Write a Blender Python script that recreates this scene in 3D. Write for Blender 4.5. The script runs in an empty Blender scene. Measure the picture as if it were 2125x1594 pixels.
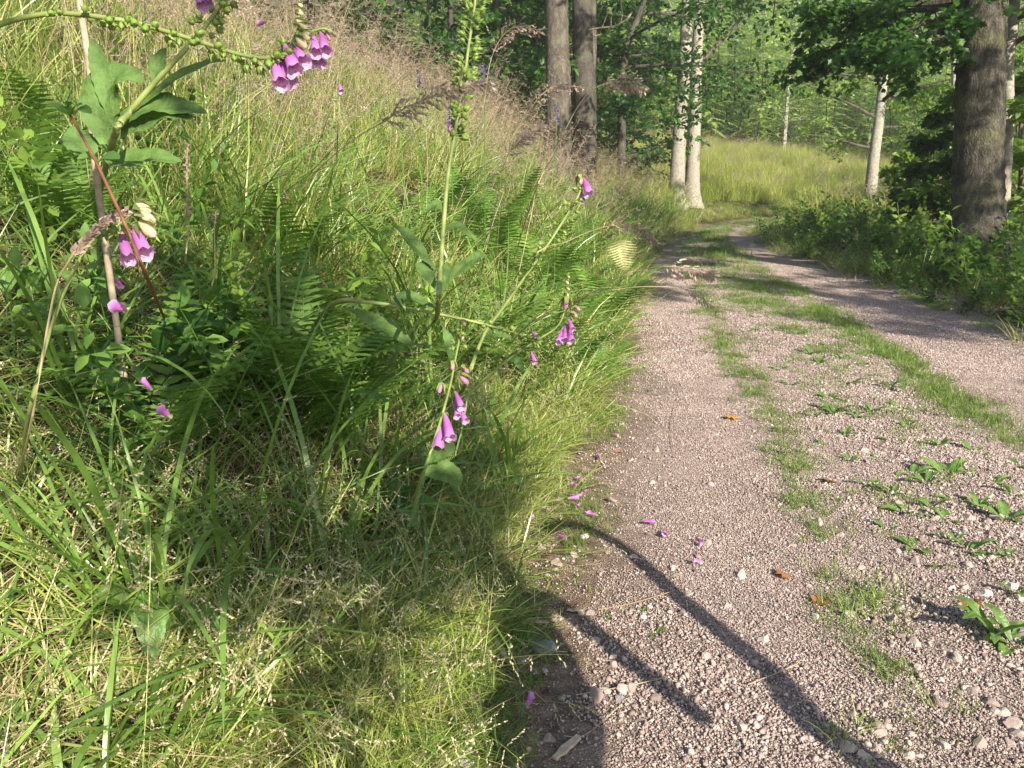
import bpy, math, random
import numpy as np
from mathutils import Vector, Matrix, Euler

R = math.radians
rng = np.random.default_rng(7)
random.seed(7)
scn = bpy.context.scene
COL = scn.collection

# ---------------------------------------------------------------- camera
CAM_H = 1.2
PITCH = R(15.1)
F = 1600.0
cam_d = bpy.data.cameras.new('camera')
cam = bpy.data.objects.new('camera', cam_d)
COL.objects.link(cam)
cam.location = (0, 0, CAM_H)
cam.rotation_euler = (R(90) - PITCH, 0, 0)
cam_d.sensor_width = 36
cam_d.lens = F / 2125 * 36
cam_d.clip_start = 0.05
cam_d.clip_end = 2000
scn.camera = cam

# ---------------------------------------------------------------- light
SUN_AZ, SUN_EL = R(150), R(32)
world = bpy.data.worlds.new('World')
scn.world = world
world.use_nodes = True
wn = world.node_tree
for n in list(wn.nodes):
    wn.nodes.remove(n)
sky = wn.nodes.new('ShaderNodeTexSky')
sky.sky_type = 'NISHITA'
sky.sun_disc = False
sky.sun_elevation = SUN_EL
sky.sun_rotation = SUN_AZ
bg = wn.nodes.new('ShaderNodeBackground')
bg.inputs[1].default_value = 0.10
wo = wn.nodes.new('ShaderNodeOutputWorld')
wn.links.new(sky.outputs[0], bg.inputs[0])
wn.links.new(bg.outputs[0], wo.inputs[0])
S = Vector((math.sin(SUN_AZ) * math.cos(SUN_EL), math.cos(SUN_AZ) * math.cos(SUN_EL), math.sin(SUN_EL)))
sd = bpy.data.lights.new('sun', 'SUN')
sd.energy = 5.0
sd.angle = R(0.5)
sd.color = (1.0, 0.92, 0.78)
so = bpy.data.objects.new('sun', sd)
COL.objects.link(so)
so.rotation_euler = (-S).to_track_quat('-Z', 'Y').to_euler()
scn.view_settings.view_transform = 'Standard'
scn.view_settings.look = 'None'
scn.view_settings.gamma = 1
scn.view_settings.use_curve_mapping = False
scn.view_settings.exposure = 1.18
scn.cycles.max_bounces = 8
scn.cycles.transmission_bounces = 4
scn.cycles.transparent_max_bounces = 8

cp, sp = math.cos(PITCH), math.sin(PITCH)


def P(px, py, dep):
    """photo pixel and depth along the lens axis -> point in the place"""
    a = (px - 1062.5) / F
    b = (797 - py) / F
    return Vector((dep * a, dep * (cp + b * sp), CAM_H + dep * (-sp + b * cp)))


# ---------------------------------------------------------------- terrain maths
LE = np.array([(-1.9, -12), (-.75, -2), (-.42, 0), (-.21, 1.35), (-.06, 1.83), (.15, 2.48), (.39, 3.93), (.75, 5.83), (1.31, 8.45),
               (1.9, 11.47), (2.85, 15.31), (4.48, 19.35), (6.9, 22.9), (12, 28), (20, 33), (34, 38)], float)
RE = np.array([(3.0, -12), (3.4, 0), (3.95, 5.83), (4.2, 8.45), (4.3, 10.25), (4.55, 13.43), (5.1, 16.8), (6.2, 19.4), (8.6, 21.8),
               (13.5, 25.5), (21, 30), (35, 35)], float)


def resample(Pl, step=0.25):
    out = []
    for a, b in zip(Pl[:-1], Pl[1:]):
        n = max(2, int(np.hypot(*(b - a)) / step))
        t = np.linspace(0, 1, n, endpoint=False)[:, None]
        out.append(a + (b - a) * t)
    out.append(Pl[-1:])
    q = np.vstack(out)
    for _ in range(6):
        q[1:-1] = (q[:-2] + 2 * q[1:-1] + q[2:]) / 4
    return q


LEs, REs = resample(LE), resample(RE)


def sdist(q, x, y):
    """signed distance to polyline q, positive on its left"""
    x = np.asarray(x, float); y = np.asarray(y, float)
    shp = x.shape
    x = x.ravel(); y = y.ravel()
    out = np.empty(x.size)
    tx = np.gradient(q[:, 0]); ty = np.gradient(q[:, 1])
    ln = np.hypot(tx, ty); tx /= ln; ty /= ln
    for i in range(0, x.size, 20000):
        xs = x[i:i + 20000]; ys = y[i:i + 20000]
        d2 = (xs[:, None] - q[None, :, 0]) ** 2 + (ys[:, None] - q[None, :, 1]) ** 2
        k = d2.argmin(1)
        ex = xs - q[k, 0]; ey = ys - q[k, 1]
        side = tx[k] * ey - ty[k] * ex
        along = np.abs(tx[k] * ex + ty[k] * ey)
        d = np.sqrt(d2[np.arange(len(k)), k])
        d = np.where(along < 0.4, np.abs(side), d)
        out[i:i + 20000] = np.sign(side) * d
    return out.reshape(shp)


def sstep(a, b, x):
    t = np.clip((x - a) / (b - a), 0, 1)
    return t * t * (3 - 2 * t)


def wob(x, y, f, s=0.0):
    return (np.sin(x * f + 1.3 + s + 1.7 * np.sin(y * f * .7 + s)) + np.sin(y * f * 1.1 + 2.1 * s + 1.5 * np.sin(x * f * .8 + .5))) * .5


def height(x, y, eL=None, eR=None):
    x = np.asarray(x, float); y = np.asarray(y, float)
    if eL is None:
        eL = sdist(LEs, x, y)
    if eR is None:
        eR = -sdist(REs, x, y)
    near = np.interp(eL, [0, .3, 1, 2, 3.5, 6, 12, 45], [0, .09, .46, 1.12, 2.0, 2.8, 4.2, 13])
    far = np.interp(eL, [0, 1, 3, 8, 14, 30, 60], [0, .18, .6, 1.7, 2.6, 8, 20])
    f = sstep(15, 24, y + .35 * x)
    zl = near * (1 - f) + far * f
    zr = np.interp(eR, [0, .5, 2, 4, 10, 25, 60], [0, .08, .16, .05, -.9, -1.6, -1.6])
    t = -eL / np.maximum(.1, (-eL - eR))
    zroad = -.015 + .025 * np.exp(-((t - .45) / .2) ** 2)
    z = np.where(eL > 0, zl, np.where(eR > 0, zr, zroad * np.clip(np.minimum(-eL, -eR) / .25, 0, 1)))
    out = np.clip(np.maximum(eL, eR), 0, 3)
    z = z + out * (.05 * wob(x, y, 1.1) + .03 * wob(x, y, 3.1, 2)) + .004 * wob(x, y, 2.6, 1)
    r = np.hypot(x, y)
    hill = .27 * np.maximum(0, r - 42) + .9 * wob(x, y, .13, 4) * sstep(42, 60, r)
    z = np.where(y > 0, np.maximum(z, z * 0 + np.where(r > 42, hill - 1.6, -99)), z)
    return z


def hz(x, y):
    return float(height(np.array([x]), np.array([y]))[0])


def ground(px, py, lift=0.0):
    """where the sight line through a photo pixel meets the ground"""
    deps = np.concatenate([np.linspace(.6, 30, 900), np.linspace(30.2, 120, 300)])
    a = (px - 1062.5) / F; b = (797 - py) / F
    X = deps * a; Y = deps * (cp + b * sp); Z = CAM_H + deps * (-sp + b * cp)
    h = height(X, Y) + lift
    k = np.argmax(Z < h) if (Z < h).any() else len(deps) - 1
    return Vector((X[k], Y[k], h[k] - lift))


# ---------------------------------------------------------------- helpers
def tag(o, label=None, cat=None, group=None, kind=None):
    if label: o['label'] = label
    if cat: o['category'] = cat
    if group: o['group'] = group
    if kind: o['kind'] = kind
    return o


class MB:
    def __init__(s):
        s.v = []; s.f = []; s.m = []

    def add(s, vs, fs, mi=0):
        k = len(s.v)
        s.v.extend([tuple(v) for v in vs])
        s.f.extend([tuple(i + k for i in f) for f in fs])
        s.m.extend([mi] * len(fs))

    def tube(s, pts, radii, n=6, mi=0, tip=True, jit=0.0):
        pts = [Vector(p) for p in pts]
        ref = Vector((0.31, 0.2, 0.93)).normalized()
        rings = []
        for i, p in enumerate(pts):
            t = (pts[min(i + 1, len(pts) - 1)] - pts[max(i - 1, 0)])
            t = t.normalized() if t.length > 1e-9 else Vector((0, 0, 1))
            a = t.cross(ref)
            if a.length < .05:
                a = t.cross(Vector((1, 0, 0)))
            a.normalize(); b = t.cross(a)
            r = radii[i] if hasattr(radii, '__len__') else radii
            rings.append([p + (a * math.cos(2 * math.pi * k / n) + b * math.sin(2 * math.pi * k / n)) * r * (1 + jit * random.uniform(-1, 1)) for k in range(n)])
        vs = [v for rg in rings for v in rg]
        fs = []
        for i in range(len(pts) - 1):
            for k in range(n):
                k2 = (k + 1) % n
                fs.append((i * n + k, i * n + k2, (i + 1) * n + k2, (i + 1) * n + k))
        if tip:
            fs.append(tuple(range((len(pts) - 1) * n, len(pts) * n)))
        s.add(vs, fs, mi)

    def ribbon(s, pts, widths, sides, mi=0):
        vs = []; fs = []
        n = len(pts)
        for i in range(n):
            w = sides[i] * (widths[i] * .5)
            if i == n - 1:
                vs.append(pts[i])
            else:
                vs.append(pts[i] - w); vs.append(pts[i] + w)
        for i in range(n - 2):
            fs.append((2 * i, 2 * i + 1, 2 * i + 3, 2 * i + 2))
        fs.append((2 * (n - 2), 2 * (n - 2) + 1, 2 * (n - 1)))
        s.add(vs, fs, mi)

    def mesh(s, name, mats, smooth=False, base=None):
        me = bpy.data.meshes.new(name)
        vs = s.v
        if base is not None:
            vs = [(v[0] - base[0], v[1] - base[1], v[2] - base[2]) for v in vs]
        me.from_pydata(vs, [], s.f)
        for m in (mats if isinstance(mats, (list, tuple)) else [mats]):
            me.materials.append(m)
        me.polygons.foreach_set('material_index', s.m)
        if smooth:
            me.polygons.foreach_set('use_smooth', [True] * len(me.polygons))
        me.update()
        return me


def np_mesh(name, V, faces, mats, mat_idx=None, smooth=False):
    """V (n,3); faces (m,k) array of equal size"""
    me = bpy.data.meshes.new(name)
    me.vertices.add(len(V)); me.vertices.foreach_set('co', np.asarray(V, np.float32).ravel())
    m, k = faces.shape
    me.loops.add(m * k); me.loops.foreach_set('vertex_index', faces.astype(np.int32).ravel())
    me.polygons.add(m)
    me.polygons.foreach_set('loop_start', np.arange(0, m * k, k, dtype=np.int32))
    me.polygons.foreach_set('loop_total', np.full(m, k, np.int32))
    for mt in (mats if isinstance(mats, (list, tuple)) else [mats]):
        me.materials.append(mt)
    if mat_idx is not None:
        me.polygons.foreach_set('material_index', mat_idx.astype(np.int32))
    if smooth:
        me.polygons.foreach_set('use_smooth', np.ones(m, bool))
    me.update(calc_edges=True)
    return me


def frames(dirs, normals):
    """rotation matrices (n,3,3): x = side, y = dir, z = normal-ish"""
    y = dirs / np.linalg.norm(dirs, axis=1, keepdims=True)
    x = np.cross(y, normals); x /= np.maximum(1e-9, np.linalg.norm(x, axis=1, keepdims=True))
    z = np.cross(x, y)
    return np.stack([x, y, z], axis=2)


def stamped(name, tv, tf, M, loc, scale, mats):
    """many copies of one template face set, joined"""
    tv = np.asarray(tv, float); tf = np.asarray(tf, int)
    n, k = len(loc), len(tv)
    sc = np.asarray(scale, float).reshape(n, 1, -1)
    V = np.einsum('nij,nkj->nki', M, tv[None] * sc) + loc[:, None, :]
    Fc = (tf[None] + (np.arange(n) * k)[:, None, None]).reshape(-1, tf.shape[1])
    return np_mesh(name, V.reshape(-1, 3), Fc, mats)


def obj(name, me, parent=None, loc=None, rot=None, scale=None):
    o = bpy.data.objects.new(name, me)
    COL.objects.link(o)
    if parent is not None:
        o.parent = parent
    if loc is not None: o.location = loc
    if rot is not None: o.rotation_euler = rot
    if scale is not None: o.scale = (scale,) * 3 if isinstance(scale, (int, float)) else scale
    return o


def thing(name, label, cat, loc, rz=0, group=None):
    o = bpy.data.objects.new(name, None)
    o.empty_display_size = .1
    COL.objects.link(o)
    o.location = loc; o.rotation_euler = (0, 0, rz)
    return tag(o, label, cat, group)


def part(root, name, me, M=None):
    o = obj(name, me, root)
    if M is not None:
        o.matrix_basis = M
    return o


def copy_tree(o, loc=None, rz=None, sc=None, label=None, group=None):
    c = o.copy(); COL.objects.link(c)
    for ch in list(o.children):
        d = ch.copy(); COL.objects.link(d); d.parent = c
        for g in list(ch.children):
            e = g.copy(); COL.objects.link(e); e.parent = d
    if loc is not None: c.location = loc
    if rz is not None: c.rotation_euler = (c.rotation_euler[0], c.rotation_euler[1], rz)
    if sc is not None: c.scale = (sc,) * 3 if isinstance(sc, (int, float)) else sc
    if label: c['label'] = label
    if group: c['group'] = group
    return c


def catmull(pts, n=8):
    pts = [Vector(p) for p in pts]
    q = [pts[0] * 2 - pts[1]] + pts + [pts[-1] * 2 - pts[-2]]
    out = []
    for i in range(1, len(q) - 2):
        p0, p1, p2, p3 = q[i - 1], q[i], q[i + 1], q[i + 2]
        for k in range(n):
            t = k / n
            out.append(.5 * ((2 * p1) + (p2 - p0) * t + (2 * p0 - 5 * p1 + 4 * p2 - p3) * t * t + (3 * p1 - p0 - 3 * p2 + p3) * t ** 3))
    out.append(pts[-1])
    return out


# ---------------------------------------------------------------- materials
def new_mat(name):
    m = bpy.data.materials.new(name)
    m.use_nodes = True
    nt = m.node_tree
    for n in list(nt.nodes):
        nt.nodes.remove(n)
    return m, nt, nt.nodes, nt.links


def ramp(N, cols):
    r = N.new('ShaderNodeValToRGB')
    e = r.color_ramp.elements
    while len(e) < len(cols):
        e.new(.5)
    for i, (p, c) in enumerate(cols):
        e[i].position = p; e[i].color = (*c, 1)
    return r


def leaf_mat(name, cols, trans=.35, rough=.5, spec=.35, vein=0.0, scale=30.0, patch=0.0, patch_cols=None):
    m, nt, N, L = new_mat(name)
    geo = N.new('ShaderNodeNewGeometry'); oi = N.new('ShaderNodeObjectInfo')
    ad = N.new('ShaderNodeMath'); ad.operation = 'MULTIPLY_ADD'
    L.new(geo.outputs['Random Per Island'], ad.inputs[0]); ad.inputs[1].default_value = .64
    mu = N.new('ShaderNodeMath'); mu.operation = 'MULTIPLY'; mu.inputs[1].default_value = .36
    L.new(oi.outputs['Random'], mu.inputs[0]); L.new(mu.outputs[0], ad.inputs[2])
    rp = ramp(N, cols); L.new(ad.outputs[0], rp.inputs[0])
    col = rp.outputs[0]
    tc = N.new('ShaderNodeTexCoord')
    no = N.new('ShaderNodeTexNoise'); no.inputs['Scale'].default_value = scale; no.inputs['Detail'].default_value = 3
    L.new(tc.outputs['Object'], no.inputs['Vector'])
    hs = N.new('ShaderNodeHueSaturation')
    mr = N.new('ShaderNodeMapRange'); mr.inputs[1].default_value = .3; mr.inputs[2].default_value = .7
    mr.inputs[3].default_value = .75; mr.inputs[4].default_value = 1.25
    L.new(no.outputs[0], mr.inputs[0]); L.new(mr.outputs[0], hs.inputs['Value']); L.new(col, hs.inputs['Color'])
    col = hs.outputs[0]
    pb = N.new('ShaderNodeBsdfPrincipled'); pb.inputs['Roughness'].default_value = rough
    pb.inputs['Specular IOR Level'].default_value = spec
    L.new(col, pb.inputs['Base Color'])
    if vein:
        wv = N.new('ShaderNodeTexNoise'); wv.inputs['Scale'].default_value = vein; wv.inputs['Detail'].default_value = 4
        L.new(tc.outputs['Object'], wv.inputs['Vector'])
        bp = N.new('ShaderNodeBump'); bp.inputs['Strength'].default_value = .6; bp.inputs['Distance'].default_value = .01
        L.new(wv.outputs[0], bp.inputs['Height']); L.new(bp.outputs[0], pb.inputs['Normal'])
    tr = N.new('ShaderNodeBsdfTranslucent')
    h2 = N.new('ShaderNodeHueSaturation'); h2.inputs['Value'].default_value = 1.5; h2.inputs['Saturation'].default_value = 1.05
    L.new(col, h2.inputs['Color']); L.new(h2.outputs[0], tr.inputs[0])
    mx = N.new('ShaderNodeMixShader'); mx.inputs[0].default_value = trans
    L.new(pb.outputs[0], mx.inputs[1]); L.new(tr.outputs[0], mx.inputs[2])
    out = N.new('ShaderNodeOutputMaterial'); L.new(mx.outputs[0], out.inputs[0])
    return m


def bark_mat(name, c1, c2, c3, sx=6, sz=1.2, bump=.8, lich=0.0, lich_col=(.3, .32, .2), birch=False):
    m, nt, N, L = new_mat(name)
    tc = N.new('ShaderNodeTexCoord')
    mp = N.new('ShaderNodeMapping'); mp.inputs['Scale'].default_value = (sx, sx, sz * 1.7)
    L.new(tc.outputs['Object'], mp.inputs[0])
    n1 = N.new('ShaderNodeTexNoise'); n1.inputs['Scale'].default_value = 3.0; n1.inputs['Detail'].default_value = 8; n1.inputs['Roughness'].default_value = .68
    L.new(mp.outputs[0], n1.inputs['Vector'])
    rp = ramp(N, [(.32, c1), (.52, c2), (.72, c3)])
    L.new(n1.outputs[0], rp.inputs[0])
    col = rp.outputs[0]
    n2 = N.new('ShaderNodeTexNoise'); n2.inputs['Scale'].default_value = 2.2; n2.inputs['Detail'].default_value = 5
    L.new(tc.outputs['Object'], n2.inputs['Vector'])
    mr = N.new('ShaderNodeMapRange'); mr.inputs[1].default_value = .5; mr.inputs[2].default_value = .68
    L.new(n2.outputs[0], mr.inputs[0])
    mx = N.new('ShaderNodeMix'); mx.data_type = 'RGBA'
    ml = N.new('ShaderNodeMath'); ml.operation = 'MULTIPLY'; ml.inputs[1].default_value = lich
    L.new(mr.outputs[0], ml.inputs[0]); L.new(ml.outputs[0], mx.inputs['Factor'])
    L.new(col, mx.inputs['A']); mx.inputs['B'].default_value = (*lich_col, 1)
    col = mx.outputs['Result']
    if birch:
        mp2 = N.new('ShaderNodeMapping'); mp2.inputs['Scale'].default_value = (1.5, 1.5, 9)
        L.new(tc.outputs['Object'], mp2.inputs[0])
        n3 = N.new('ShaderNodeTexNoise'); n3.inputs['Scale'].default_value = 2; n3.inputs['Detail'].default_value = 4
        L.new(mp2.outputs[0], n3.inputs['Vector'])
        r3 = ramp(N, [(.54, (0, 0, 0)), (.62, (1, 1, 1))]); L.new(n3.outputs[0], r3.inputs[0])
        m3 = N.new('ShaderNodeMix'); m3.data_type = 'RGBA'
        L.new(r3.outputs[0], m3.inputs['Factor']); L.new(col, m3.inputs['A']); m3.inputs['B'].default_value = (.06, .05, .045, 1)
        col = m3.outputs['Result']
    vo = N.new('ShaderNodeTexVoronoi'); vo.feature = 'DISTANCE_TO_EDGE'; vo.inputs['Scale'].default_value = 4.0
    L.new(mp.outputs[0], vo.inputs['Vector'])
    mpv = N.new('ShaderNodeMapping'); mpv.inputs['Scale'].default_value = (sx * 1.6, sx * 1.6, sz * .55)
    nd = N.new('ShaderNodeTexNoise'); nd.inputs['Scale'].default_value = 7; nd.inputs['Detail'].default_value = 5
    L.new(tc.outputs['Object'], nd.inputs['Vector'])
    vm = N.new('ShaderNodeVectorMath'); vm.operation = 'MULTIPLY_ADD'; vm.inputs[1].default_value = (.22, .22, .22)
    L.new(nd.outputs['Color'], vm.inputs[0]); L.new(tc.outputs['Object'], vm.inputs[2])
    L.new(vm.outputs[0], mpv.inputs[0]); L.new(mpv.outputs[0], vo.inputs['Vector'])
    rc = ramp(N, [(.0, (.42, .40, .38)), (.16, (1, 1, 1))]); L.new(vo.outputs['Distance'], rc.inputs[0])
    mc = N.new('ShaderNodeMix'); mc.data_type = 'RGBA'; mc.blend_type = 'MULTIPLY'; mc.inputs['Factor'].default_value = min(1.0, bump) * .8
    L.new(col, mc.inputs['A']); L.new(rc.outputs[0], mc.inputs['B']); col = mc.outputs['Result']
    ma = N.new('ShaderNodeMath'); ma.operation = 'MULTIPLY_ADD'; ma.inputs[1].default_value = .6
    L.new(vo.outputs['Distance'], ma.inputs[0]); L.new(n1.outputs[0], ma.inputs[2])
    bp = N.new('ShaderNodeBump'); bp.inputs['Strength'].default_value = bump; bp.inputs['Distance'].default_value = .025
    L.new(ma.outputs[0], bp.inputs['Height'])
    pb = N.new('ShaderNodeBsdfPrincipled'); pb.inputs['Roughness'].default_value = .9; pb.inputs['Specular IOR Level'].default_value = .2
    L.new(col, pb.inputs['Base Color']); L.new(bp.outputs[0], pb.inputs['Normal'])
    out = N.new('ShaderNodeOutputMaterial'); L.new(pb.outputs[0], out.inputs[0])
    return m


def stone_mat(name, cols, scale=60, bump=.5):
    m, nt, N, L = new_mat(name)
    geo = N.new('ShaderNodeNewGeometry'); oi = N.new('ShaderNodeObjectInfo')
    ad = N.new('ShaderNodeMath'); ad.operation = 'ADD'; fr = N.new('ShaderNodeMath'); fr.operation = 'FRACT'
    L.new(geo.outputs['Random Per Island'], ad.inputs[0]); L.new(oi.outputs['Random'], ad.inputs[1]); L.new(ad.outputs[0], fr.inputs[0])
    rp = ramp(N, cols); L.new(fr.outputs[0], rp.inputs[0])
    tc = N.new('ShaderNodeTexCoord')
    no = N.new('ShaderNodeTexNoise'); no.inputs['Scale'].default_value = scale; no.inputs['Detail'].default_value = 6
    L.new(tc.outputs['Object'], no.inputs['Vector'])
    hs = N.new('ShaderNodeHueSaturation'); mr = N.new('ShaderNodeMapRange')
    mr.inputs[1].default_value = .3; mr.inputs[2].default_value = .7; mr.inputs[3].default_value = .7; mr.inputs[4].default_value = 1.25
    L.new(no.outputs[0], mr.inputs[0]); L.new(mr.outputs[0], hs.inputs['Value']); L.new(rp.outputs[0], hs.inputs['Color'])
    pb = N.new('ShaderNodeBsdfPrincipled'); pb.inputs['Roughness'].default_value = .85; pb.inputs['Specular IOR Level'].default_value = .25
    L.new(hs.outputs[0], pb.inputs['Base Color'])
    bp = N.new('ShaderNodeBump'); bp.inputs['Strength'].default_value = bump; bp.inputs['Distance'].default_value = .003
    L.new(no.outputs[0], bp.inputs['Height']); L.new(bp.outputs[0], pb.inputs['Normal'])
    out = N.new('ShaderNodeOutputMaterial'); L.new(pb.outputs[0], out.inputs[0])
    return m


def plain_mat(name, c, rough=.6, spec=.3):
    m, nt, N, L = new_mat(name)
    tc = N.new('ShaderNodeTexCoord')
    no = N.new('ShaderNodeTexNoise'); no.inputs['Scale'].default_value = 40; no.inputs['Detail'].default_value = 4
    L.new(tc.outputs['Object'], no.inputs['Vector'])
    rp = ramp(N, [(.3, tuple(v * .7 for v in c)), (.7, tuple(min(1, v * 1.25) for v in c))]); L.new(no.outputs[0], rp.inputs[0])
    pb = N.new('ShaderNodeBsdfPrincipled'); pb.inputs['Roughness'].default_value = rough; pb.inputs['Specular IOR Level'].default_value = spec
    L.new(rp.outputs[0], pb.inputs['Base Color'])
    out = N.new('ShaderNodeOutputMaterial'); L.new(pb.outputs[0], out.inputs[0])
    return m


def ground_mat():
    m, nt, N, L = new_mat('forest_soil')
    tc = N.new('ShaderNodeTexCoord')
    n1 = N.new('ShaderNodeTexNoise'); n1.inputs['Scale'].default_value = 2.5; n1.inputs['Detail'].default_value = 9; n1.inputs['Roughness'].default_value = .7
    n2 = N.new('ShaderNodeTexNoise'); n2.inputs['Scale'].default_value = 45; n2.inputs['Detail'].default_value = 5
    L.new(tc.outputs['Object'], n1.inputs['Vector']); L.new(tc.outputs['Object'], n2.inputs['Vector'])
    r1 = ramp(N, [(.35, (.028, .032, .012)), (.5, (.06, .05, .026)), (.65, (.12, .088, .045))])
    L.new(n1.outputs[0], r1.inputs[0])
    hs = N.new('ShaderNodeHueSaturation'); mr = N.new('ShaderNodeMapRange'); mr.inputs[3].default_value = .35; mr.inputs[4].default_value = 1.7
    L.new(n2.outputs[0], mr.inputs[0]); L.new(mr.outputs[0], hs.inputs['Value']); L.new(r1.outputs[0], hs.inputs['Color'])
    pb = N.new('ShaderNodeBsdfPrincipled'); pb.inputs['Roughness'].default_value = .95; pb.inputs['Specular IOR Level'].default_value = .1
    L.new(hs.outputs[0], pb.inputs['Base Color'])
    bp = N.new('ShaderNodeBump'); bp.inputs['Strength'].default_value = .8; bp.inputs['Distance'].default_value = .02
    L.new(n2.outputs[0], bp.inputs['Height']); L.new(bp.outputs[0], pb.inputs['Normal'])
    out = N.new('ShaderNodeOutputMaterial'); L.new(pb.outputs[0], out.inputs[0])
    return m


def road_mat():
    m, nt, N, L = new_mat('packed_gravel')
    tc = N.new('ShaderNodeTexCoord')
    vo = N.new('ShaderNodeTexVoronoi'); vo.inputs['Scale'].default_value = 95; vo.inputs['Randomness'].default_value = 1
    ve = N.new('ShaderNodeTexVoronoi'); ve.feature = 'DISTANCE_TO_EDGE'; ve.inputs['Scale'].default_value = 95
    v2 = N.new('ShaderNodeTexVoronoi'); v2.inputs['Scale'].default_value = 230
    n1 = N.new('ShaderNodeTexNoise'); n1.inputs['Scale'].default_value = 1.7; n1.inputs['Detail'].default_value = 7
    for q in (vo, ve, v2, n1):
        L.new(tc.outputs['Object'], q.inputs['Vector'])
    sep = N.new('ShaderNodeSeparateColor'); L.new(vo.outputs['Color'], sep.inputs[0])
    r1 = ramp(N, [(0, (.20, .15, .13)), (.4, (.31, .24, .21)), (.7, (.39, .305, .265)), (1, (.47, .385, .34))])
    L.new(sep.outputs[0], r1.inputs[0])
    sep2 = N.new('ShaderNodeSeparateColor'); L.new(v2.outputs['Color'], sep2.inputs[0])
    r2 = ramp(N, [(0, (.21, .155, .135)), (1, (.41, .32, .28))]); L.new(sep2.outputs[0], r2.inputs[0])
    mxa = N.new('ShaderNodeMix'); mxa.data_type = 'RGBA'
    st = N.new('ShaderNodeMapRange'); st.inputs[1].default_value = .02; st.inputs[2].default_value = .12
    L.new(ve.outputs['Distance'], st.inputs[0])
    L.new(st.outputs[0], mxa.inputs['Factor']); L.new(r2.outputs[0], mxa.inputs['A']); L.new(r1.outputs[0], mxa.inputs['B'])
    hs = N.new('ShaderNodeHueSaturation'); mr = N.new('ShaderNodeMapRange')
    mr.inputs[1].default_value = .3; mr.inputs[2].default_value = .7; mr.inputs[3].default_value = .8; mr.inputs[4].default_value = 1.15
    L.new(n1.outputs[0], mr.inputs[0]); L.new(mr.outputs[0], hs.inputs['Value']); L.new(mxa.outputs['Result'], hs.inputs['Color'])
    pb = N.new('ShaderNodeBsdfPrincipled'); pb.inputs['Roughness'].default_value = .9; pb.inputs['Specular IOR Level'].default_value = .2
    ha = N.new('ShaderNodeAttribute'); ha.attribute_name = 'humus'
    n9 = N.new('ShaderNodeTexNoise'); n9.inputs['Scale'].default_value = 14; n9.inputs['Detail'].default_value = 8; n9.inputs['Roughness'].default_value = .7
    L.new(tc.outputs['Object'], n9.inputs['Vector'])
    r9 = ramp(N, [(.38, (.07, .045, .03)), (.52, (.18, .125, .085)), (.66, (.33, .25, .18))]); L.new(n9.outputs[0], r9.inputs[0])
    m9 = N.new('ShaderNodeMix'); m9.data_type = 'RGBA'
    L.new(ha.outputs['Fac'], m9.inputs['Factor']); L.new(hs.outputs[0], m9.inputs['A']); L.new(r9.outputs[0], m9.inputs['B'])
    L.new(m9.outputs['Result'], pb.inputs['Base Color'])
    ma = N.new('ShaderNodeMath'); ma.operation = 'MULTIPLY_ADD'; ma.inputs[1].default_value = .35
    mi = N.new('ShaderNodeMath'); mi.operation = 'MINIMUM'; mi.inputs[1].default_value = .25
    L.new(ve.outputs['Distance'], mi.inputs[0])
    L.new(v2.outputs['Distance'], ma.inputs[0]); L.new(mi.outputs[0], ma.inputs[2])
    bp = N.new('ShaderNodeBump'); bp.inputs['Strength'].default_value = 1.0; bp.inputs['Distance'].default_value = .012
    L.new(ma.outputs[0], bp.inputs['Height']); L.new(bp.outputs[0], pb.inputs['Normal'])
    out = N.new('ShaderNodeOutputMaterial'); L.new(pb.outputs[0], out.inputs[0])
    return m


def bell_mat():
    m, nt, N, L = new_mat('foxglove_petal')
    geo = N.new('ShaderNodeNewGeometry'); oi = N.new('ShaderNodeObjectInfo'); tc = N.new('ShaderNodeTexCoord')
    sx = N.new('ShaderNodeSeparateXYZ'); L.new(tc.outputs['Object'], sx.inputs[0])
    mr = N.new('ShaderNodeMapRange'); mr.inputs[1].default_value = 0; mr.inputs[2].default_value = -1
    L.new(sx.outputs['Z'], mr.inputs[0])
    r = ramp(N, [(0, (.62, .50, .48)), (.14, (.56, .16, .50)), (.6, (.52, .13, .50)), (1, (.66, .30, .62))])
    L.new(mr.outputs[0], r.inputs[0])
    hs = N.new('ShaderNodeHueSaturation'); m2 = N.new('ShaderNodeMapRange'); m2.inputs[3].default_value = .8; m2.inputs[4].default_value = 1.2
    L.new(oi.outputs['Random'], m2.inputs[0]); L.new(m2.outputs[0], hs.inputs['Value']); L.new(r.outputs[0], hs.inputs['Color'])
    vo = N.new('ShaderNodeTexVoronoi'); vo.inputs['Scale'].default_value = 11
    L.new(tc.outputs['Object'], vo.inputs['Vector'])
    r2 = ramp(N, [(.2, (.16, .02, .10)), (.3, (.66, .42, .62))]); L.new(vo.outputs['Distance'], r2.inputs[0])
    mx = N.new('ShaderNodeMix'); mx.data_type = 'RGBA'
    L.new(geo.outputs['Backfacing'], mx.inputs['Factor']); L.new(hs.outputs[0], mx.inputs['A']); L.new(r2.outputs[0], mx.inputs['B'])
    pb = N.new('ShaderNodeBsdfPrincipled'); pb.inputs['Roughness'].default_value = .45; pb.inputs['Specular IOR Level'].default_value = .35
    pb.inputs['Sheen Weight'].default_value = .15
    L.new(mx.outputs['Result'], pb.inputs['Base Color'])
    tr = N.new('ShaderNodeBsdfTranslucent'); L.new(hs.outputs[0], tr.inputs[0])
    ms = N.new('ShaderNodeMixShader'); ms.inputs[0].default_value = .3
    L.new(pb.outputs[0], ms.inputs[1]); L.new(tr.outputs[0], ms.inputs[2])
    out = N.new('ShaderNodeOutputMaterial'); L.new(ms.outputs[0], out.inputs[0])
    return m


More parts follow.
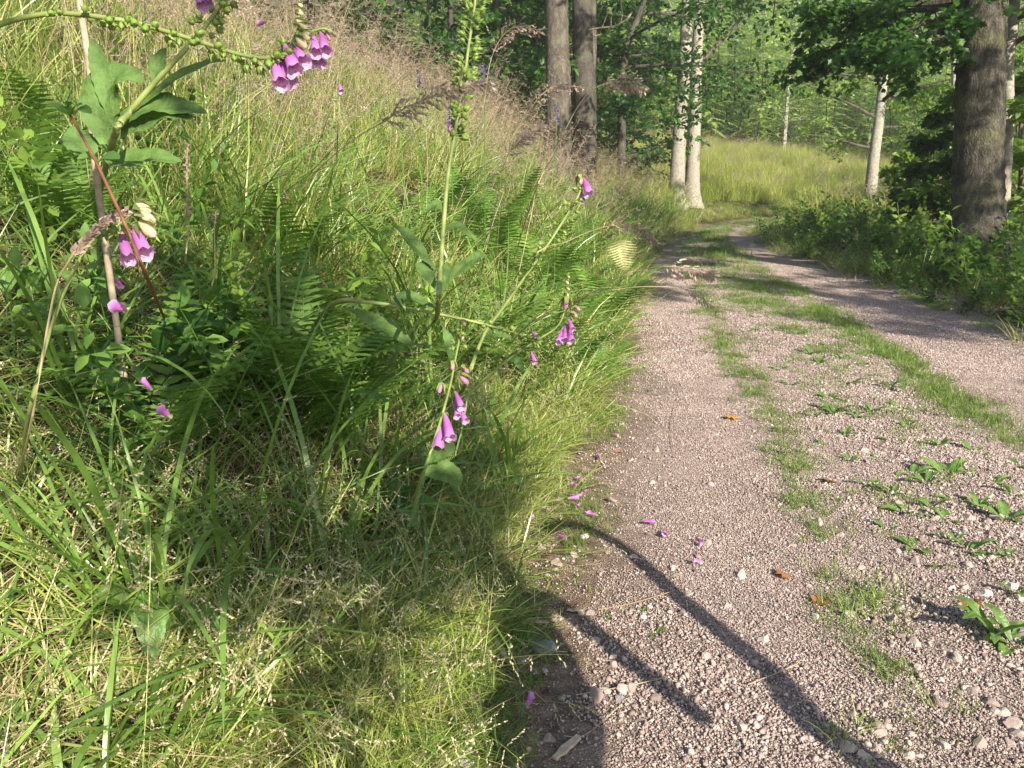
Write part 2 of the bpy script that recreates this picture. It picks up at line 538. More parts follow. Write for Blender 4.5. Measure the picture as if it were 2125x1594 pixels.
M = {}
M['soil'] = ground_mat()
M['gravel'] = road_mat()
M['fine'] = leaf_mat('fine_grass', [(0, (.06, .105, .018)), (.25, (.14, .21, .034)), (.5, (.27, .335, .065)), (.75, (.40, .42, .125)), (1, (.54, .46, .24))], .30, .36, .6, scale=8)
M['wide'] = leaf_mat('wide_grass', [(0, (.06, .13, .025)), (.5, (.13, .23, .04)), (1, (.25, .37, .07))], .32, .33, .65, scale=10)
M['straw'] = leaf_mat('dry_grass', [(0, (.20, .13, .07)), (.5, (.40, .31, .17)), (1, (.58, .50, .32))], .2, .6, .3, scale=10)
M['panicle'] = leaf_mat('grass_panicle', [(0, (.23, .15, .135)), (.5, (.38, .29, .235)), (1, (.54, .45, .36))], .3, .6, .3, scale=20)
M['seed'] = leaf_mat('pale_seed', [(0, (.34, .27, .15)), (1, (.58, .52, .36))], .3, .5, .4, scale=20)
M['turf'] = leaf_mat('turf_grass', [(0, (.07, .13, .02)), (.5, (.15, .23, .04)), (1, (.28, .33, .08))], .3, .45, .4, scale=10)
M['meadow'] = leaf_mat('meadow_grass', [(0, (.16, .23, .035)), (.4, (.29, .35, .06)), (.75, (.42, .43, .13)), (1, (.60, .52, .28))], .35, .5, .3, scale=4)
M['fern'] = leaf_mat('fern_frond', [(0, (.07, .15, .022)), (.6, (.13, .24, .035)), (1, (.22, .33, .055))], .35, .5, .35, scale=10)
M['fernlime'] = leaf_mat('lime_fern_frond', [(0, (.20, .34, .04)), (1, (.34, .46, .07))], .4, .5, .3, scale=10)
M['fernpale'] = leaf_mat('yellowing_fern_frond', [(0, (.38, .40, .14)), (1, (.55, .50, .24))], .35, .5, .3, scale=10)
M['herb'] = leaf_mat('herb_leaf', [(0, (.05, .12, .022)), (.5, (.10, .205, .036)), (1, (.19, .31, .06))], .35, .45, .4, scale=14)
M['weed'] = leaf_mat('weed_leaf', [(0, (.08, .17, .035)), (1, (.17, .28, .06))], .3, .42, .45, scale=30, vein=60)
M['foxleaf'] = leaf_mat('foxglove_leaf', [(0, (.07, .14, .034)), (1, (.13, .215, .052))], .25, .6, .25, vein=75, scale=28)
M['foxstem'] = leaf_mat('foxglove_stem', [(0, (.20, .27, .07)), (1, (.30, .35, .11))], .15, .5, .35, scale=25)
M['capsule'] = leaf_mat('seed_capsule', [(0, (.15, .26, .045)), (1, (.27, .38, .08))], .2, .4, .4, scale=60)
M['bud'] = leaf_mat('foxglove_bud', [(0, (.50, .50, .22)), (.6, (.62, .55, .34)), (1, (.66, .36, .44))], .3, .5, .3, scale=20)
M['pinkbud'] = leaf_mat('pink_bud', [(0, (.55, .20, .42)), (1, (.66, .30, .46))], .3, .5, .3, scale=20)
M['bell'] = bell_mat()
M['spike'] = leaf_mat('violet_flower', [(0, (.08, .04, .22)), (1, (.18, .09, .36))], .25, .5, .3, scale=20)
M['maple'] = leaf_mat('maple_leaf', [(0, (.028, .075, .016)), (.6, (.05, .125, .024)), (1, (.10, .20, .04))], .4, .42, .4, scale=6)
M['hillleaf'] = leaf_mat('hillside_leaf', [(0, (.17, .28, .06)), (1, (.36, .48, .11))], .45, .45, .35, scale=3)
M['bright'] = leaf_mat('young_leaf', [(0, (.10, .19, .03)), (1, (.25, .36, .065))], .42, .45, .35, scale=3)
M['spruce'] = leaf_mat('spruce_needles', [(0, (.09, .18, .05)), (.6, (.17, .29, .08)), (1, (.27, .40, .11))], .35, .55, .3, scale=2)
M['larch'] = leaf_mat('larch_needles', [(0, (.22, .34, .08)), (1, (.40, .50, .14))], .4, .55, .3, scale=2)
M['bark_grey'] = bark_mat('grey_bark', (.055, .045, .036), (.125, .105, .082), (.21, .18, .145), 7, 1.0, .9, .35, (.24, .25, .17))
M['bark_pale'] = bark_mat('pale_bark', (.18, .155, .125), (.31, .28, .23), (.42, .385, .33), 6, 4, .35, .5, (.34, .34, .25))
M['bark_dark'] = bark_mat('dark_bark', (.05, .042, .035), (.09, .078, .065), (.14, .12, .10), 8, 1.0, .9, .2)
M['bark_big'] = bark_mat('fissured_bark', (.020, .018, .014), (.070, .062, .048), (.165, .148, .115), 5, 1.1, 1.0, .6, (.13, .14, .06))
M['birch'] = bark_mat('birch_bark', (.26, .24, .21), (.38, .36, .32), (.48, .46, .42), 3, 1, .2, .1, birch=True)
M['twig'] = plain_mat('twig_bark', (.12, .095, .07), .85)
M['redcane'] = plain_mat('red_brown_cane', (.17, .07, .035), .6)
M['deadwood'] = plain_mat('dead_twig', (.34, .27, .19), .9)
M['woodchip'] = plain_mat('weathered_wood', (.46, .37, .27), .9)
M['stone'] = stone_mat('road_stone', [(0, (.19, .14, .125)), (.3, (.30, .228, .20)), (.7, (.40, .312, .275)), (.93, (.48, .395, .35)), (1, (.58, .50, .45))])
M['greystone'] = stone_mat('grey_stone', [(0, (.25, .245, .25)), (1, (.30, .295, .30))])
M['palestone'] = stone_mat('pale_stone', [(0, (.50, .46, .41)), (1, (.62, .58, .53))])
M['brownleaf'] = leaf_mat('dry_brown_leaf', [(0, (.32, .15, .05)), (1, (.45, .22, .08))], .2, .6, .3, vein=60)
M['orangeleaf'] = leaf_mat('orange_leaf', [(0, (.62, .30, .04)), (1, (.70, .36, .05))], .25, .5, .3, vein=60)
M['brush'] = plain_mat('dead_brush', (.20, .13, .10), .95)

# ---------------------------------------------------------------- terrain and road
gx = np.sinh(np.linspace(-4.2, 4.6, 300)) * 1.9
gy = np.concatenate([np.linspace(-30, -1.2, 30)[:-1], np.sinh(np.linspace(-.3, 4.9, 300)) * 3.0])
gy = gy[gy < 210]
GX, GY = np.meshgrid(gx, gy)
eL = sdist(LEs, GX, GY); eR = -sdist(REs, GX, GY)
GZ = height(GX, GY, eL, eR)
inside = np.minimum(-eL, -eR)
GZ = GZ - .05 * sstep(.0, .15, inside)      # the soil lies below the gravel bed
nx, ny = len(gx), len(gy)
idx = np.arange(nx * ny).reshape(ny, nx)
Fq = np.stack([idx[:-1, :-1], idx[:-1, 1:], idx[1:, 1:], idx[1:, :-1]], -1).reshape(-1, 4)
me = np_mesh('terrain', np.stack([GX, GY, GZ], -1).reshape(-1, 3), Fq, M['soil'], smooth=True)
tag(obj('terrain', me), kind='structure')

nl = 900
tt = np.linspace(0, 1, nl) ** 1.5


def along(q, t):
    s = np.concatenate([[0], np.cumsum(np.hypot(*np.diff(q, axis=0).T))])
    return np.stack([np.interp(t * s[-1], s, q[:, 0]), np.interp(t * s[-1], s, q[:, 1])], -1)


yy0 = -6
lq = LEs[(LEs[:, 1] > yy0)]; rq = REs[(REs[:, 1] > yy0)]
la = along(lq, tt); ra = along(rq, tt)
nw = 40
ww = np.linspace(-.06, 1.06, nw)
RX = la[:, None, 0] * (1 - ww) + ra[:, None, 0] * ww
RY = la[:, None, 1] * (1 - ww) + ra[:, None, 1] * ww
RZ = height(RX, RY) + .006
RZ[:, 0] -= .06; RZ[:, -1] -= .06
idx = np.arange(nl * nw).reshape(nl, nw)
Fq = np.stack([idx[:-1, :-1], idx[:-1, 1:], idx[1:, 1:], idx[1:, :-1]], -1).reshape(-1, 4)
me = np_mesh('gravel_track', np.stack([RX, RY, RZ], -1).reshape(-1, 3), Fq, M['gravel'], smooth=True)
at = me.attributes.new('humus', 'FLOAT', 'POINT')
eLr = sdist(LEs, RX, RY)
at.data.foreach_set('value', np.clip(sstep(-.55, -.05, eLr + .12 * wob(RX, RY, 3.3)) * 1.0, 0, 1).astype(np.float32).ravel())
tag(obj('gravel_track', me), kind='structure')

# ---------------------------------------------------------------- scatter (stuff only)
def scatter(name, protos, pts, up, scl, idxs=None, kind='stuff'):
    """points that carry copies of small patches: only for what nobody could count; up = the direction each patch grows"""
    n = len(pts)
    yaw = rng.uniform(0, 2 * math.pi, n)
    up = up / np.linalg.norm(up, axis=1, keepdims=True)
    lx = np.cos(yaw) * up[:, 0] + np.sin(yaw) * up[:, 1]
    ly = -np.sin(yaw) * up[:, 0] + np.cos(yaw) * up[:, 1]
    rot = np.stack([-np.arcsin(np.clip(ly, -1, 1)), np.arctan2(lx, up[:, 2]), yaw], -1)
    if idxs is None:
        idxs = rng.integers(0, len(protos), n)
    c = bpy.data.collections.new(name + '_kinds')
    for i, me in enumerate(protos):
        c.objects.link(bpy.data.objects.new('%s_%02d' % (me.name, i), me))
    # order by name in Collection Info
    order = {o.name: k for k, o in enumerate(sorted(c.objects, key=lambda o: o.name))}
    remap = np.array([order[o.name] for o in c.objects])
    me = bpy.data.meshes.new(name)
    me.vertices.add(n); me.vertices.foreach_set('co', np.asarray(pts, np.float32).ravel())
    a = me.attributes.new('turn', 'FLOAT_VECTOR', 'POINT'); a.data.foreach_set('vector', rot.astype(np.float32).ravel())
    a = me.attributes.new('size', 'FLOAT', 'POINT'); a.data.foreach_set('value', np.asarray(scl, np.float32))
    a = me.attributes.new('pick', 'INT', 'POINT'); a.data.foreach_set('value', remap[idxs].astype(np.int32))
    o = obj(name, me)
    tag(o, kind=kind)
    g = bpy.data.node_groups.new(name + '_nodes', 'GeometryNodeTree')
    g.interface.new_socket('Geometry', in_out='INPUT', socket_type='NodeSocketGeometry')
    g.interface.new_socket('Geometry', in_out='OUTPUT', socket_type='NodeSocketGeometry')
    N, L = g.nodes, g.links
    gi = N.new('NodeGroupInput'); go = N.new('NodeGroupOutput')
    ci = N.new('GeometryNodeCollectionInfo'); ci.inputs[0].default_value = c
    ci.inputs['Separate Children'].default_value = True; ci.inputs['Reset Children'].default_value = True
    ip = N.new('GeometryNodeInstanceOnPoints'); ip.inputs['Pick Instance'].default_value = True

    def attr(nm, ty):
        x = N.new('GeometryNodeInputNamedAttribute'); x.data_type = ty; x.inputs['Name'].default_value = nm
        return [s for s in x.outputs if s.enabled and s.name == 'Attribute'][0]
    L.new(gi.outputs[0], ip.inputs['Points']); L.new(ci.outputs[0], ip.inputs['Instance'])
    L.new(attr('pick', 'INT'), ip.inputs['Instance Index'])
    er = N.new('FunctionNodeEulerToRotation'); L.new(attr('turn', 'FLOAT_VECTOR'), er.inputs[0])
    L.new(er.outputs[0], ip.inputs['Rotation']); L.new(attr('size', 'FLOAT'), ip.inputs['Scale'])
    L.new(ip.outputs[0], go.inputs[0])
    md = o.modifiers.new('scatter', 'NODES'); md.node_group = g
    return o


def blade_pts(rg, base, L, az, lean, bend, n=4, wave=0.0):
    pts = [base.copy()]
    p = base.copy()
    ang = lean
    h = Vector((math.cos(az), math.sin(az), 0))
    side = Vector((-math.sin(az), math.cos(az), 0))
    for i in range(n):
        ang += bend / n
        d = h * math.sin(ang) + Vector((0, 0, 1)) * math.cos(ang) + side * wave * rg.uniform(-1, 1)
        p = p + d * (L / n)
        pts.append(p.copy())
    return pts, side, h


def grass_clump(seed, name, mat, n, Lr, wr, spread, lean=(.05, .6), bend=(.2, 1.3), segs=4, mb=None, mi=0, twist=.5):
    rg = random.Random(seed)
    own = mb is None
    mb = mb or MB()
    for _ in range(n):
        r = spread * math.sqrt(rg.random()); a = rg.uniform(0, 6.283)
        base = Vector((r * math.cos(a), r * math.sin(a), -.03))
        L = rg.uniform(*Lr); az = a + rg.uniform(-1.2, 1.2)
        pts, side, h = blade_pts(rg, base, L, az, rg.uniform(*lean), rg.uniform(*bend), segs, .06)
        w = rg.uniform(*wr)
        tw = rg.uniform(-twist, twist)
        k = len(pts)
        sides = [(side * math.cos(tw * i) + Vector((0, 0, 1)) * math.sin(tw * i) * .6 + h * .3 * math.sin(tw * i)) for i in range(k)]
        wd = [w * (.75 + .25 * math.sin(math.pi * i / k)) * (1 if i < k - 2 else .7) for i in range(k)]
        mb.ribbon(pts, wd, sides, mi)
    return mb.mesh(name, mat) if own else mb


def spikelet(mb, p, d, l, w, mi, rg):
    d = d.normalized()
    s = d.cross(Vector((rg.uniform(-1, 1), rg.uniform(-1, 1), rg.uniform(-1, 1)))).normalized() * w
    m = p + d * l * .45
    mb.add([p, m - s, p + d * l, m + s], [(0, 1, 2, 3)], mi)


def panicle(mb, pts, rg, i0, l, w, br, nper, mi, ms, droop=.3, open_=.6):
    """branchlets with spikelets along a stalk from point index i0 on"""
    n = len(pts)
    for i in range(i0, n):
        f = 1 - (i - i0) / max(1, n - i0) * .75
        t = (pts[min(i + 1, n - 1)] - pts[i - 1]).normalized()
        for _ in range(nper):
            q = Vector((rg.uniform(-1, 1), rg.uniform(-1, 1), rg.uniform(-1, 1)))
            o = (q - t * q.dot(t)).normalized()
            bl = br * f * rg.uniform(.5, 1.1)
            d = (t * (1 - open_) + o * open_ + Vector((0, 0, -droop * rg.random()))).normalized()
            e = pts[i] + d * bl
            mb.ribbon([pts[i], pts[i] + d * bl * .5, e], [w * .35, w * .3, w * .2], [o.cross(d).normalized()] * 3, ms)
            ns = max(2, int(3 + bl / l * 1.1))
            for k in range(ns):
                b = pts[i] + d * bl * (k + 1) / ns
                dd = (d + Vector((rg.uniform(-.6, .6), rg.uniform(-.6, .6), rg.uniform(-.8, .2))))
                spikelet(mb, b, dd, l * rg.uniform(.8, 1.2), w, mi, rg)


def panicle_clump(seed, name, n, Lr, l, w, br, nper, matS, matP, spread=.12, bend=(.2, .8), i0=7, segs=12, stem_w=.0022, open_=.6):
    rg = random.Random(seed); mb = MB()
    for _ in range(n):
        r = spread * math.sqrt(rg.random()); a = rg.uniform(0, 6.283)
        base = Vector((r * math.cos(a), r * math.sin(a), -.02))
        pts, side, h = blade_pts(rg, base, rg.uniform(*Lr), rg.uniform(0, 6.283), rg.uniform(.02, .3), rg.uniform(*bend), segs, .03)
        for sd_ in (side, h):
            mb.ribbon(pts, [stem_w] * len(pts), [sd_] * len(pts), 0)
        panicle(mb, pts, rg, i0, l, w, br, nper, 1, 0, open_=open_)
    return mb.mesh(name, [matS, matP])


def pick(n, x0, x1, y0, y1, dens=None):
    x = rng.uniform(x0, x1, n); y = rng.uniform(y0, y1, n)
    return x, y


def in_view(x, y, z, m=1.12, zt=1.5):
    """inside the sight cone with a margin (plants may reach up to zt above their base)"""
    dep = y * cp - (z - CAM_H) * sp
    up_lo = y * sp + (z - CAM_H) * cp
    up_hi = y * sp + (z + zt - CAM_H) * cp
    d = np.maximum(dep, .3)
    return (dep > .05) & (np.abs(x / d) < .664 * m + .25 / d) & (up_lo / d < .52 * m) & (up_hi / d > -.5 * m - .3 / d)


def normals(x, y, k=1.0, e=.15):
    dx = (height(x + e, y) - height(x - e, y)) / (2 * e)
    dy = (height(x, y + e) - height(x, y - e)) / (2 * e)
    return np.stack([-dx * k, -dy * k, np.ones_like(dx)], -1)


def lay(name, protos, T, box, rule, size=(.9, 1.12), tilt=.7, zt=1.2, jit=.3, extra=None, idxf=None, lift=0.0):
    """patches of side T laid over the ground"""
    xs = np.arange(box[0], box[1], T); ys = np.arange(box[2], box[3], T)
    x, y = [q.ravel() for q in np.meshgrid(xs, ys)]
    x = x + rng.uniform(-jit, jit, x.size) * T; y = y + rng.uniform(-jit, jit, y.size) * T
    a = sdist(LEs, x, y); b = -sdist(REs, x, y)
    z = height(x, y, a, b)
    k = in_view(x, y, z, m=1.12 + .1 * T, zt=zt) & rule(x, y, a, b) & (np.hypot(x, y) > .34 + T * .3)
    x, y, z, a, b = x[k], y[k], z[k], a[k], b[k]
    up = normals(x, y, tilt)
    up[:, :2] += rng.normal(0, .07 if zt > .2 else .004, (len(x), 2))
    s = rng.uniform(size[0], size[1], len(x))
    return scatter(name, protos, np.stack([x, y, z + lift], -1), up, s, idxf(x, y, a, b) if idxf else None)


def put(name, protos, n, box, rule, size=(.8, 1.2), lean=None, zt=1.5, sink=0.0):
    x, y = pick(n, *box)
    a = sdist(LEs, x, y); b = -sdist(REs, x, y)
    z = height(x, y, a, b)
    k = in_view(x, y, z, zt=zt) & rule(x, y, a, b) & (np.hypot(x, y) > .75)
    x, y, z, a, b = x[k], y[k], z[k], a[k], b[k]
    ln = rng.normal(0, .16, (len(x), 2))
    if lean is not None:
        ln += np.stack(lean(x, y, a, b), -1)
    s = rng.uniform(size[0], size[1], len(x))
    return scatter(name, protos, np.stack([x, y, z - sink], -1), np.concatenate([ln, np.ones((len(x), 1))], 1), s)


# grass kinds
def blades(mb, rg, n, T, Lr, wr, lean, bend, segs, mi, twist=.4, clump=.07, per=9, wave=.06, back=.03):
    """n blades in tufts of about `per` over a square patch of side T"""
    k = 0
    while k < n:
        cx, cy = rg.uniform(-.5, .5) * T, rg.uniform(-.5, .5) * T
        ta = rg.uniform(0, 6.283); ts = rg.uniform(.75, 1.2)
        for _ in range(rg.randint(max(1, per // 2), per + per // 2)):
            k += 1
            r = clump * math.sqrt(rg.random()); a = rg.uniform(0, 6.283)
            base = Vector((cx + r * math.cos(a), cy + r * math.sin(a), -back))
            az = ta + rg.gauss(0, 1.1)
            pts, side, h = blade_pts(rg, base, rg.uniform(*Lr) * ts, az, rg.uniform(*lean), rg.uniform(*bend), segs, wave)
            w = rg.uniform(*wr); tw = rg.uniform(-twist, twist); m = len(pts)
            sides = [(side * math.cos(tw * i) + h * math.sin(tw * i)) for i in range(m)]
            wd = [w * (.7 + .3 * math.sin(math.pi * i / m)) * (1 if i < m - 2 else .65) for i in range(m)]
            mb.ribbon(pts, wd, sides, mi)


def stalks(mb, rg, n, T, Lr, l, w, br, nper, ms, mp, lean=(.02, .35), bend=(.2, .8), i0=7, segs=12, stem_w=.002, open_=.6):
    for _ in range(n):
        base = Vector((rg.uniform(-.5, .5) * T, rg.uniform(-.5, .5) * T, -.02))
        pts, side, h = blade_pts(rg, base, rg.uniform(*Lr), rg.uniform(0, 6.283), rg.uniform(*lean), rg.uniform(*bend), segs, .03)
        for sd_ in (side, h):
            mb.ribbon(pts, [stem_w] * len(pts), [sd_] * len(pts), ms)
        panicle(mb, pts, rg, i0, l, w, br, nper, mp, ms, open_=open_)


GM = [M['fine'], M['straw'], M['wide'], M['panicle'], M['seed'], M['turf'], M['meadow']]


def patch(name, seed, fn):
    rg = random.Random(seed); mb = MB()
    fn(mb, rg)
    return mb.mesh(name, GM)


def near_patch(mb, rg):
    T = .5
    blades(mb, rg, 250, T, (.10, .34), (.0028, .0055), (.1, 1.1), (.3, 1.6), 4, 0, clump=.05, per=16)
    blades(mb, rg, 75, T, (.2, .48), (.005, .009), (.2, 1.1), (.4, 1.6), 5, 2, per=5)
    blades(mb, rg, 230, T, (.10, .40), (.0014, .0034), (.6, 1.55), (0, .8), 3, 1)


def mid_patch(mb, rg):
    T = .9
    blades(mb, rg, 620, T, (.22, .6), (.004, .007), (.05, .8), (.3, 1.5), 4, 0, clump=.1, per=14)
    blades(mb, rg, 110, T, (.4, .9), (.006, .011), (.05, .6), (.5, 1.9), 6, 2, per=6, clump=.06)
    blades(mb, rg, 240, T, (.2, .6), (.0022, .004), (.4, 1.5), (0, .9), 3, 1)
    stalks(mb, rg, 4, T, (.7, 1.05), .009, .0022, .085, 3, 1, 3)


def high_patch(mb, rg):
    T = .9
    blades(mb, rg, 330, T, (.35, .8), (.004, .008), (.02, .6), (.3, 1.2), 4, 0, clump=.1, per=14)
    blades(mb, rg, 60, T, (.4, .9), (.006, .010), (.05, .6), (.5, 1.7), 6, 2, per=6)
    stalks(mb, rg, 24, T, (.75, 1.35), .010, .0024, .10, 3, 1, 3)


def far_patch(mb, rg):
    T = 1.6
    blades(mb, rg, 1200, T, (.4, .95), (.007, .012), (.02, .5), (.2, 1.0), 3, 6, clump=.2, per=20)
    stalks(mb, rg, 12, T, (.8, 1.2), .02, .006, .10, 2, 1, 3, i0=8)


def airy_patch(mb, rg):
    stalks(mb, rg, 26, .5, (.32, .62), .0065, .0016, .075, 2, 0, 4, (.05, .7), (.3, 1.2), 5, 10, .0012, .75)


def turf_patch(mb, rg):
    blades(mb, rg, 70, .14, (.02, .075), (.0016, .003), (.1, 1.1), (.2, 1.2), 3, 5, clump=.03, per=12, back=.01)


def edge_patch(mb, rg):
    blades(mb, rg, 60, .14, (.08, .26), (.002, .004), (.2, 1.2), (.3, 1.4), 4, 0, clump=.03, per=10)
    blades(mb, rg, 24, .14, (.06, .22), (.0014, .0026), (.7, 1.5), (0, .6), 3, 1, clump=.05)


near_p = [patch('bank_grass_patch', 1 + i, near_patch) for i in range(7)]
mid_p = [patch('bank_grass_patch', 21 + i, mid_patch) for i in range(6)]
high_p = [patch('flowering_grass_patch', 41 + i, high_patch) for i in range(6)]
far_p = [patch('meadow_patch', 61 + i, far_patch) for i in range(4)]
airy_p = [patch('seed_grass_patch', 81 + i, airy_patch) for i in range(4)]
turf_p = [patch('turf_patch', 101 + i, turf_patch) for i in range(6)]
edge_p = [patch('edge_grass_patch', 121 + i, edge_patch) for i in range(6)]

lay('bank_grass', near_p, .35, (-5, 1.4, .2, 4.6), lambda x, y, a, b: (a > .20 + .08 * wob(x, y, 3)), zt=.6)
FZ = [(ground(1085, 520, .35), .75, 1.1), (ground(640, 600, .25), .5, .6), (ground(900, 380, .4), .7, .9)]


def thin(x, y):
    k = np.ones(len(x), bool)
    for g_, rx_, ry_ in FZ:
        k &= (((x - g_.x) / rx_) ** 2 + ((y - g_.y) / ry_) ** 2 > 1) | (rng.random(len(x)) < .25)
    return k & ((wob(x, y, 1.7, 8) > -.55) | (rng.random(len(x)) < .35))


lay('bank_grass', mid_p, .75, (-9, 4, 3.9, 13), lambda x, y, a, b: (a > .38) & (a < 2.6) & thin(x, y), (.8, 1.2), .55)
lay('flowering_grass', high_p, .8, (-12, 5, 3.0, 18), lambda x, y, a, b: (a > np.where(y > 6.5, .55, 1.6) + .4 * wob(x, y, 1.2)) & (a < 8) & thin(x, y), (.8, 1.2), .35, 1.6)
lay('bank_grass', mid_p, .85, (-2, 6, 13, 20), lambda x, y, a, b: (a > .3) & (a < 3), (1.0, 1.3), .4)
lay('meadow_grass', far_p, 1.3, (-6, 42, 17, 44), lambda x, y, a, b: (a > 1.7) & (a < 22), (.85, 1.15), .3)
lay('meadow_grass', far_p, 1.1, (4, 22, 12.5, 30), lambda x, y, a, b: (b > .95) & (b < 5) & (y > 12.5 + .3 * (b - 1)), (.75, 1.05), .3)
lay('verge_grass', mid_p, .8, (3, 10, 4, 15), lambda x, y, a, b: (b > .3) & (b < 2.6), (.6, .85), .4)
lay('seed_grass', airy_p, .42, (-2.4, .5, .7, 4.4), lambda x, y, a, b: (a > .12) & (a < 1.0) & (x > -1.1) & (wob(x, y, 1.9, 3) > -.35), (.75, 1.15), .6, .6)


def down(x, y, a, b):      # the fringe leans over the track
    return .22 + 0 * x, -.06 + 0 * x


put('edge_grass', edge_p, 2600, (-.8, 1.2, .6, 5), lambda x, y, a, b: (a > np.where((y > 2.2) & (y < 3.4), .07, -.03) + .10 * wob(x, y, 2.7)) & (a < .45), (.7, 1.2), down, .4)
put('edge_grass', edge_p, 2600, (.2, 5, 5, 19), lambda x, y, a, b: (a > -.05 + .12 * wob(x, y, 2.7)) & (a < .5), (1.2, 2.2), down, .4)
put('edge_grass', edge_p, 900, (3, 7, 5, 18), lambda x, y, a, b: (b > -.08 + .1 * wob(x, y, 2.7)) & (b < .5), (1., 1.9), None, .4)


def strip(x, y, a, b):
    t = -a / np.maximum(.2, -a - b)
    n1 = wob(x, y, 2.9, 5) * .5 + wob(x, y, 7.1, 2) * .5
    edge1 = np.exp(-((t - .275 - .012 * wob(x, y, 1.7)) / .017) ** 2) * 1.0
    edge2 = np.exp(-((t - .60 - .01 * wob(x, y, 1.9, 2)) / .03) ** 2) * np.clip((y - 2.2) / 1.5, 0, 1) * 1.2
    mid = np.exp(-((t - .46) / .13) ** 2) * np.clip((y - 3.0) / 6, .06, 1.4)
    n2 = wob(x, y, 5.3, 11)
    pr = (edge1 * np.clip((y + 1) / 6, .4, .9) + edge2) * (.68 + .6 * n1 + .3 * n2) + mid * (.50 + .8 * n1 + .3 * n2)
    mid = mid * np.where(y > 13, np.exp(-((t - .46) / .10) ** 2), 1)
    side = np.clip(.22 + a, 0, .22) / .22 * np.where(y > 13, .4, 1.3)
    side2 = np.clip(.15 + b, 0, .15) / .15
    return (a < .02) & (b < .02) & (rng.random(len(x)) < np.clip(np.maximum(pr, np.maximum(side, side2) * (.4 + n1)), 0, 1))


put('strip_turf', turf_p, 28000, (-.6, 5, 1.0, 9), strip, (.6, 1.3), None, .1, -.010)
put('strip_turf', turf_p, 9000, (.5, 8, 9, 23), strip, (1.3, 2.1), None, .2, -.010)
put('meadow_fringe', edge_p, 17000, (2, 32, 18, 40), lambda x, y, a, b: ((a > .22) & (a < 1.9)) | ((b > .2) & (b < 1.1)), (1.0, 1.9), None, .6)


# gravel
def pebble_mesh(seed, name, mat, sub=2, flat=.65):
    import bmesh
    rg = random.Random(seed)
    bm = bmesh.new()
    bmesh.ops.create_icosphere(bm, subdivisions=sub, radius=1)
    ax = [rg.uniform(.8, 1.25), rg.uniform(.65, 1.0), flat * rg.uniform(.7, 1.15)]
    planes = [(Vector((rg.gauss(0, 1), rg.gauss(0, 1), rg.gauss(0, 1))).normalized(), rg.uniform(.42, .75)) for _ in range(9)]
    for v in bm.verts:
        c = v.co
        for n_, d_ in planes:
            k = c.dot(n_) - d_
            if k > 0:
                c = c - n_ * k
        v.co = Vector((c.x * ax[0], c.y * ax[1], c.z * ax[2])) * (1 + rg.uniform(-.05, .05))
    me = bpy.data.meshes.new(name)
    bm.to_mesh(me); bm.free()
    me.materials.append(mat)
    return me


def pebble_patch(name, seed, T, groups):
    """chips of crushed stone joined into one square patch"""
    r2 = np.random.default_rng(seed)
    Vs, Fs, o = [], [], 0
    for n, s0, s1, pw in groups:
        for j in range(5):
            me = pebble_mesh(seed * 31 + j, 'chip', M['stone'], 1)
            tv = np.array([v.co[:] for v in me.vertices]); tf = np.array([p.vertices[:] for p in me.polygons])
            bpy.data.meshes.remove(me)
            m = n // 5
            q = r2.normal(size=(m, 4)); q[:, 1:3] *= .35; q[:, 0] += .3
            q /= np.linalg.norm(q, axis=1, keepdims=True)
            w, x, y, z = q.T
            Rm = np.stack([np.stack([1 - 2 * (y * y + z * z), 2 * (x * y - z * w), 2 * (x * z + y * w)], -1),
                           np.stack([2 * (x * y + z * w), 1 - 2 * (x * x + z * z), 2 * (y * z - x * w)], -1),
                           np.stack([2 * (x * z - y * w), 2 * (y * z + x * w), 1 - 2 * (x * x + y * y)], -1)], -2)
            sc = s0 + (s1 - s0) * r2.random(m) ** pw
            q[:, 1:3] *= .6
            loc = np.stack([r2.uniform(-.5, .5, m) * T, r2.uniform(-.5, .5, m) * T, sc * .28], -1)
            V = np.einsum('nij,kj->nki', Rm, tv) * sc[:, None, None] + loc[:, None]
            Fs.append((tf[None] + (np.arange(m) * len(tv))[:, None, None]).reshape(-1, 3) + o)
            V = V.reshape(-1, 3); o += len(V); Vs.append(V)
    return np_mesh(name, np.vstack(Vs), np.vstack(Fs), M['stone'])


grav_fine = [pebble_patch('gravel_patch', 200 + i, .36, [(2900, .0019, .0046, 1.4), (60, .0045, .0085, 2.)]) for i in range(4)]
grav_coarse = [pebble_patch('gravel_patch', 210 + i, .36, [(1900, .0022, .006, 1.5), (120, .006, .013, 2.2)]) for i in range(4)]
grav_thin = [pebble_patch('gravel_patch', 230 + i, .36, [(420, .0018, .005, 1.6), (35, .005, .011, 2.)]) for i in range(2)]
grav_mid = [pebble_patch('gravel_patch', 220 + i, .7, [(2600, .0038, .0075, 1.6), (40, .008, .013, 2.)]) for i in range(3)]
stones_m = [pebble_mesh(100 + s, 'stone', M['stone'], 2) for s in range(8)]


def coarse(x, y, a, b):
    t = -a / np.maximum(.2, -a - b)
    w = 1.0 * np.exp(-((t - .47) / .13) ** 2) + .05 + .35 * np.clip(2.2 - y, 0, 1)
    c = rng.random(len(x)) < w
    return np.where((a > -.42 + .15 * wob(x, y, 3)) & (y < 7), 8 + rng.integers(0, 2, len(x)), np.where(c, 4, 0) + rng.integers(0, 4, len(x)))


onroad = lambda x, y, a, b: (a < .12) & (b < .12)
lay('gravel', grav_fine + grav_coarse + grav_thin, .25, (-.6, 4.4, .8, 5.2), onroad, (.95, 1.1), 1, .05, .12, idxf=coarse, lift=.008)
lay('gravel', grav_mid, .5, (.2, 5, 5.0, 12), onroad, (.95, 1.1), 1, .05, .12, lift=.009)
